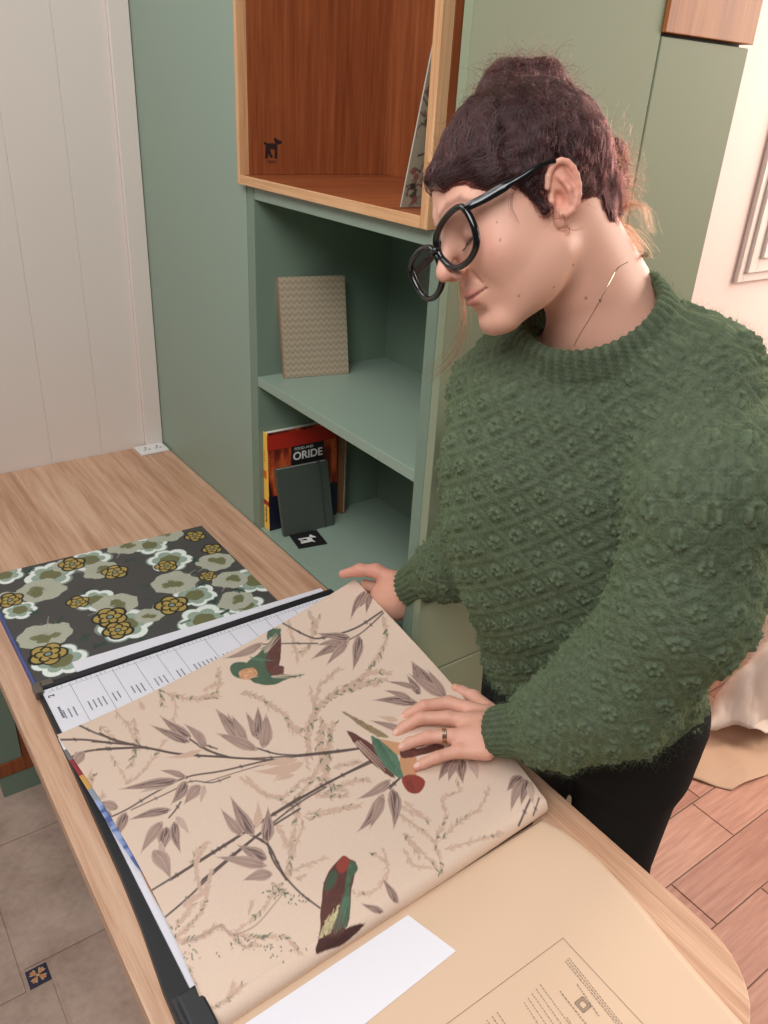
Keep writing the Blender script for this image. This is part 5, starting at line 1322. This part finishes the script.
BUN = [(595, 203, .895, .017), (602, 218, .900, .014), (608, 196, .92, .020), (606, 229, .915, .010), (598, 185, .90, .018), (604, 160, .945, .022), (610, 180, .945, .020), (610, 205, .945, .017), (545, 78, .935, .018), (505, 78, .93, .018), (562, 122, .935, .020), (470, 122, .92, .014), (520, 100, .93, .030), (500, 92, .93, .024), (538, 92, .935, .026), (522, 82, .935, .022), (490, 112, .92, .020), (552, 108, .94, .026), (508, 118, .92, .03),
       (575, 140, .945, .030), (590, 165, .945, .026), (597, 190, .945, .022), (600, 212, .945, .017), (585, 190, .93, .018), (570, 118, .94, .026)]
lo = np.minimum(HO - .15, P(520, 70, .93) - .06); hi = np.maximum(HO + .15, P(540, 70, .93) + .08)
V, Q4 = mesh_sdf(hair_sdf, lo, hi, .0022)
hair = np_mesh('hair', V, Q4, woman, [M_hair]); hair['label'] = 'dark auburn hair gathered in a loose bun'
def _hs(nt, b):
    pass
def hair_mat(name, col, rough=.32):
    m = bpy.data.materials.new(name); m.use_nodes = True; nt = m.node_tree
    for n_ in list(nt.nodes):
        if n_.type == 'BSDF_PRINCIPLED': nt.nodes.remove(n_)
    h = nt.nodes.new('ShaderNodeBsdfHairPrincipled'); h.model = 'CHIANG'; h.parametrization = 'COLOR'; h.inputs['Color'].default_value = col
    h.inputs['Roughness'].default_value = rough; h.inputs['Random Roughness'].default_value = .2
    nt.links.new(h.outputs[0], nt.nodes['Material Output'].inputs['Surface']); return m
M_hs3 = hair_mat('maroon_strands', srgb(80, 34, 31)); M_hs = hair_mat('auburn_strands', srgb(40, 15, 14)); M_hs2 = hair_mat('copper_wisps', srgb(98, 42, 26))
# flow: towards the bun over the skull, swirling inside it
bc = P(522, 100, .93)
nh = 15000
rt = surf_pts(V, Q4, nh); k_ = 14; p_ = rt.copy(); st = []
jit = rng.normal(size=(nh, 3)) * .13; ph = (vnoise(rt, 75, 51) * 5)[:, None] + rng.random((nh, 1)) * .7; clump = np.clip(vnoise(rt, 190, 52) * 1.6, -1, 1)
curlamp = rng.uniform(.0, 1.3, (nh, 1)) ** 1.5
for j in range(k_):
    nr = grad(hair_sdf, p_); d_ = hair_sdf(p_.astype(np.float32))
    p_ = p_ - nr * (d_ - .0018 - .0016 * clump - .0010 * np.sin(ph[:, 0] + j * .5) * curlamp[:, 0])[:, None]
    st.append(p_.copy())
    tb = bc - p_; dist = np.linalg.norm(tb, axis=1, keepdims=True); tb = tb / dist
    sw = np.cross(nr, tb); near = np.clip(1 - (dist - .03) / .03, 0, 1)
    q = to_head(p_.astype(np.float32)); front = np.clip((q[:, 1:2] - .03) / .03, 0, 1) * np.clip((.085 - q[:, 2:3]) / .03, 0, 1)
    side = HM @ np.array([-.75, -.62, -.12])
    dirv = tb * (1 - near) + sw * near * 1.0
    dirv = dirv * (1 - front) + side * front * 1.2 + jit + .9 * np.sin(ph + j * .8) * np.cross(nr, dirv) * curlamp
    dirv -= nr * (dirv * nr).sum(1, keepdims=True); dirv /= np.linalg.norm(dirv, axis=1, keepdims=True) + 1e-9
    p_ = p_ + dirv * .0042
strands('hair_strands', rt, np.stack(st, 1), .00022, .00010, M_hs, hair)
# frizz
def frizz(n_, pts_w, len_, mt, name, r=.00009, outw=.8, seg=9, grav=-.0):
    w = pts_w; rt = surf_pts(V, Q4, n_, w); nr = grad(hair_sdf, rt); p_ = rt.copy(); st = []; L = rng.uniform(.4, 1, (n_, 1)) * len_
    d0 = nr * outw + rng.normal(size=(n_, 3)) * .55; d0 /= np.linalg.norm(d0, axis=1, keepdims=True); ax = rng.normal(size=(n_, 3)); ax /= np.linalg.norm(ax, axis=1, keepdims=True); w_ = rng.uniform(-.55, .55, (n_, 1))
    for j in range(seg):
        st.append(p_.copy()); p_ = p_ + d0 * L / seg; d0 = d0 + np.cross(ax, d0) * w_ + np.array([0, 0, grav]); d0 /= np.linalg.norm(d0, axis=1, keepdims=True)
    return strands(name, rt, np.stack(st, 1), r, r * .5, mt, hair)
fc = V[Q4].mean(1)
frizz(900, None, .030, M_hs, 'frizz', .00009, .35, 12)
frizz(2600, None, .020, M_hs3, 'loose_curls', .00013, .16, 12)
wt = np.exp(-(np.linalg.norm(fc - bc, axis=1) / .045) ** 2); frizz(1500, wt, .045, M_hs, 'bun_curls', .00015, .22, 14)
backc = np.array([P(600, 175, .945), P(606, 205, .945)]); wb = np.exp(-(np.linalg.norm(fc - backc[0], axis=1) / .035) ** 2) + np.exp(-(np.linalg.norm(fc - backc[1], axis=1) / .03) ** 2)
frizz(1100, wb, .050, M_hs2, 'curls', .00011, .5, 12)
# wisps at the nape, a curl against the light, and a long lock on her far side
q = MB(); 
def wisp(pts, r, n_=4, spread=.8):
    out = []
    for s in range(n_):
        o = rng.normal(size=3) * .0012 * spread; pp = smooth_open([np.array(a) + o * (i + 1) / 2 for i, a in enumerate(pts)], 6); idx = np.linspace(0, len(pp) - 1, 20); out.append([np.array(pp[int(k)]) for k in idx])
    return out
W_ = []
for pts in ([P(606, 205, .945), P(618, 222, .94), P(634, 232, .94), P(645, 248, .94), P(636, 250, .94), P(620, 249, .94)], [P(604, 212, .94), P(622, 226, .93), P(640, 246, .93), P(646, 250, .93)],
            [P(612, 225, .94), P(622, 238, .94), P(617, 252, .94)], [P(600, 215, .93), P(606, 240, .93), P(622, 255, .93)], [P(606, 215, .94), P(640, 205, .94), P(650, 232, .94)]):
    W_ += wisp(pts, .0002, 34, 2.6)
strands('nape_wisps', None, np.array(W_), .00013, .00006, M_hs2, hair)
W_ = []
for _ in range(1): W_ += wisp([H(.066, .055, .02), P(462, 290, .99), P(464, 318, .99), P(460, 342, .985), P(448, 362, .98), P(430, 376, .975)], .0002, 40, 1.6)
strands('long_lock', None, np.array(W_), .00016, .00007, M_hs2, hair)
W_ = []
for pts in ([H(-.074, .02, .02), H(-.077, .016, .002), H(-.079, .004, -.012), H(-.080, .008, -.020)], [H(-.075, .018, .0), H(-.079, .010, -.010), H(-.0815, .012, -.020), H(-.0815, .004, -.022), H(-.082, .004, -.012)],
            [H(-.074, .03, .03), H(-.070, .045, .01), H(-.070, .045, -.01)], [P(556, 150, .83), P(560, 160, .82), P(572, 180, .82)], [P(563, 215, .83), P(570, 232, .845), P(565, 236, .845)], [P(566, 226, .84), P(573, 231, .85), P(583, 229, .855)]):
    W_ += wisp(pts, .0002, 5, .8)
strands('side_wisps', None, np.array(W_), .00014, .00007, M_hs, hair)

# ---------------- glasses
M_acet = mat('black_acetate', srgb(14, 14, 15), rough=.12, spec=.6)
M_lens = mat('clear_lens', build=_lens)
def rotv(w):
    w = np.radians(np.array(w, float)); t = np.linalg.norm(w) + 1e-12; k = w / t; Kx = np.array([[0, -k[2], k[1]], [k[2], 0, -k[0]], [-k[1], k[0], 0]])
    return np.eye(3) + np.sin(t) * Kx + (1 - np.cos(t)) * Kx @ Kx
GR = HM @ rotv(GROT); GO = HO + HM @ np.array(GPOS)
def G(r, f, u): return GO + GR @ np.array([r, f, u])
gl = empty('glasses', tuple(np.array(GO) - np.array(woman.location)), parent=woman)
def gmesh(q, name, mt): 
    o = q.build(name, [mt]); o.parent = gl; o.location = -(Vector(gl.location) + Vector(woman.location)); return o
GS = 1.0
shape = [(-.0285, .012), (-.0245, .024), (-.010, .0285), (.008, .027), (.022, .021), (.0275, .010), (.0265, -.004), (.020, -.018), (.008, -.0255), (-.008, -.0265), (-.021, -.020), (-.0275, -.006)]
for s in (-1, 1):
    cx_ = s * GSEP; pts = []
    for (a_, b_) in smooth_closed([(c_[0] * 1.22, c_[1] * .95) for c_ in shape], 5): pts.append((cx_ + s * -a_ * 1.0, -.10 * max(0, abs(a_ * -s * s + 0) - .0) * 0 - .0022 * ((cx_ + s * -a_) / .03) ** 2 * .35, b_))
    W3 = [G(*a_) for a_ in pts]
    q = MB(); q.tube(W3, .0034, 10, closed=True, flat=1.25, up=GR @ np.array([0, 1., 0])); gmesh(q, 'frame', M_acet)
    q = MB(); cen_ = sum(W3) / len(W3); n_ = len(W3); q.add(W3 + [cen_], [[i, (i + 1) % n_, n_] for i in range(n_)], 0, True); gmesh(q, 'lens', M_lens)
    hx = s * (GSEP + .0345)
    q = MB(); pa = [G(hx - s * .004, -.003, .016), G(hx + s * .004, -.006, .017), G(hx + s * .0055, -.022, .0165)]
    earp = H(s * .0875, .008, .032)
    h0 = G(hx + s * .0045, -.010, .0165); pa = pa[:2]; pa += [h0 + (earp - h0) * t + HM @ np.array([s * .005 * math.sin(math.pi * t), 0, 0]) for t in (.2, .45, .7)] + [earp, H(s * .0845, -.014, .028), H(s * .080, -.028, .008)]
    sm = smooth_open(pa, 6); rs = np.interp(np.linspace(0, 1, len(sm)), [0, .2, .42, .5, 1], [.0034, .0048, .0052, .0028, .0018])
    q.tube(sm, list(rs), 10, up=GR @ np.array([1., 0, 0]), flat=.5); gmesh(q, 'temple', M_acet)
q = MB(); q.tube(smooth_open([G(-(GSEP - .033), .0, .008), G(-.004, .004, .010), G(.004, .004, .010), G(GSEP - .033, 0, .008)], 5), .0030, 10, up=GR @ np.array([0, 1., 0]), flat=1.2); gmesh(q, 'bridge', M_acet)
# lashes
for s in (-1, 1):
    q = MB()
    for k in range(16):
        t = -1 + 2 * k / 15; b0 = H(s * (.031 + .0152 * math.sin(t * .8) * math.cos(.40)), .0745 + .0152 * math.cos(t * .8) * math.cos(.40), -.0015 - .0150 * math.sin(.40) + .002 * t); q.tube([b0, b0 + HM @ np.array([s * .0012 * (t + .4), .0045, -.0038]), b0 + HM @ np.array([s * .0026 * (t + .4), .0080, -.0048])], [.00028, .0002, .00008], 4)
    q.build('eyelashes', [mat('dark_lash', srgb(30, 18, 16), rough=.6)], woman)
# ring, necklace, ear stud
M_gold = mat('ring_metal', srgb(214, 190, 160), rough=.22, metal=1.0)
f = FL['r']; ax = unit(f[1] - f[0]); cR = f[0] + (f[1] - f[0]) * .32; a1_ = unit(np.cross(ax, (0, 0, 1.))); a2_ = np.cross(ax, a1_)
q = MB()
for o_, rr in ((-.0022, .00125), (0, .0013), (.0022, .00125)): q.tube([cR + ax * o_ + (a1_ * math.cos(t) + a2_ * math.sin(t)) * .0108 for t in np.linspace(0, 2 * math.pi, 24, endpoint=False)], rr, 6, closed=True)
q.build('ring', [M_gold], woman)
nl = []
for (x, y) in [(628, 262), (618, 268), (610, 282), (600, 300), (590, 318), (580, 334), (574, 346)]:
    d0 = unit(P(x, y, 1) - CAM); t = .7
    for _ in range(60): t += float(skin_head((CAM + d0 * t)[None].astype(np.float32))[0]) * .9
    nl.append(CAM + d0 * (t - .0006))
q = MB(); q.tube(smooth_open(nl, 5), .00038, 6); q.tube([nl[3] - np.array([0, 0, .001]), nl[3] + np.array([0, 0, .001])], .0014, 8); q.build('necklace', [M_gold], woman)
# ================================================================== LIGHT
wd = bpy.data.worlds.new('world'); SC.world = wd; wd.use_nodes = True; nt = wd.node_tree
bg = nt.nodes['Background']
tc = N(nt, 'ShaderNodeTexCoord'); sx = N(nt, 'ShaderNodeSeparateXYZ'); nt.links.new(tc.outputs['Generated'], sx.inputs[0])
mr = N(nt, 'ShaderNodeMapRange'); mr.inputs['From Min'].default_value = .2; mr.inputs['From Max'].default_value = .6; mr.inputs['To Min'].default_value = .12; mr.inputs['To Max'].default_value = 1.5
nt.links.new(sx.outputs['Y'], mr.inputs['Value']); nt.links.new(mr.outputs[0], bg.inputs['Strength'])
bg.inputs['Color'].default_value = (1.0, .97, .95, 1)
def area(name, loc, target, size, size_y, power, color):
    l = bpy.data.lights.new(name, 'AREA'); l.shape = 'RECTANGLE'; l.size = size; l.size_y = size_y; l.energy = power; l.color = color
    o = bpy.data.objects.new(name, l); COL.objects.link(o); o.location = loc
    o.rotation_euler = (Vector(target) - Vector(loc)).to_track_quat('-Z', 'Y').to_euler(); return o
area('window_daylight_left', (-1.4, -2.3, 2.9), (-.15, -1.3, .8), 1.3, 1.2, 46, (.98, .98, 1.0))
area('overhead_fill_far_left', (-1.1, -.8, 2.75), (-.1, -.9, .8), 1.0, 1.0, 13, (.94, .98, 1.0))  # added fill from overhead for the shelf fronts, not a window
area('window_daylight_right', (2.5, -2.3, 2.1), (.1, -1.5, .9), 1.4, 1.4, 76, (1.0, .86, .76))
area('window_daylight_back', (1.72, WY - .06, 1.85), (.0, -1.7, .9), .62, .9, 24, (1.0, .90, .80))
vs = SC.view_settings; vs.view_transform = 'Standard'; vs.look = 'None'; vs.gamma = 1; vs.use_curve_mapping = False; vs.exposure = -.12
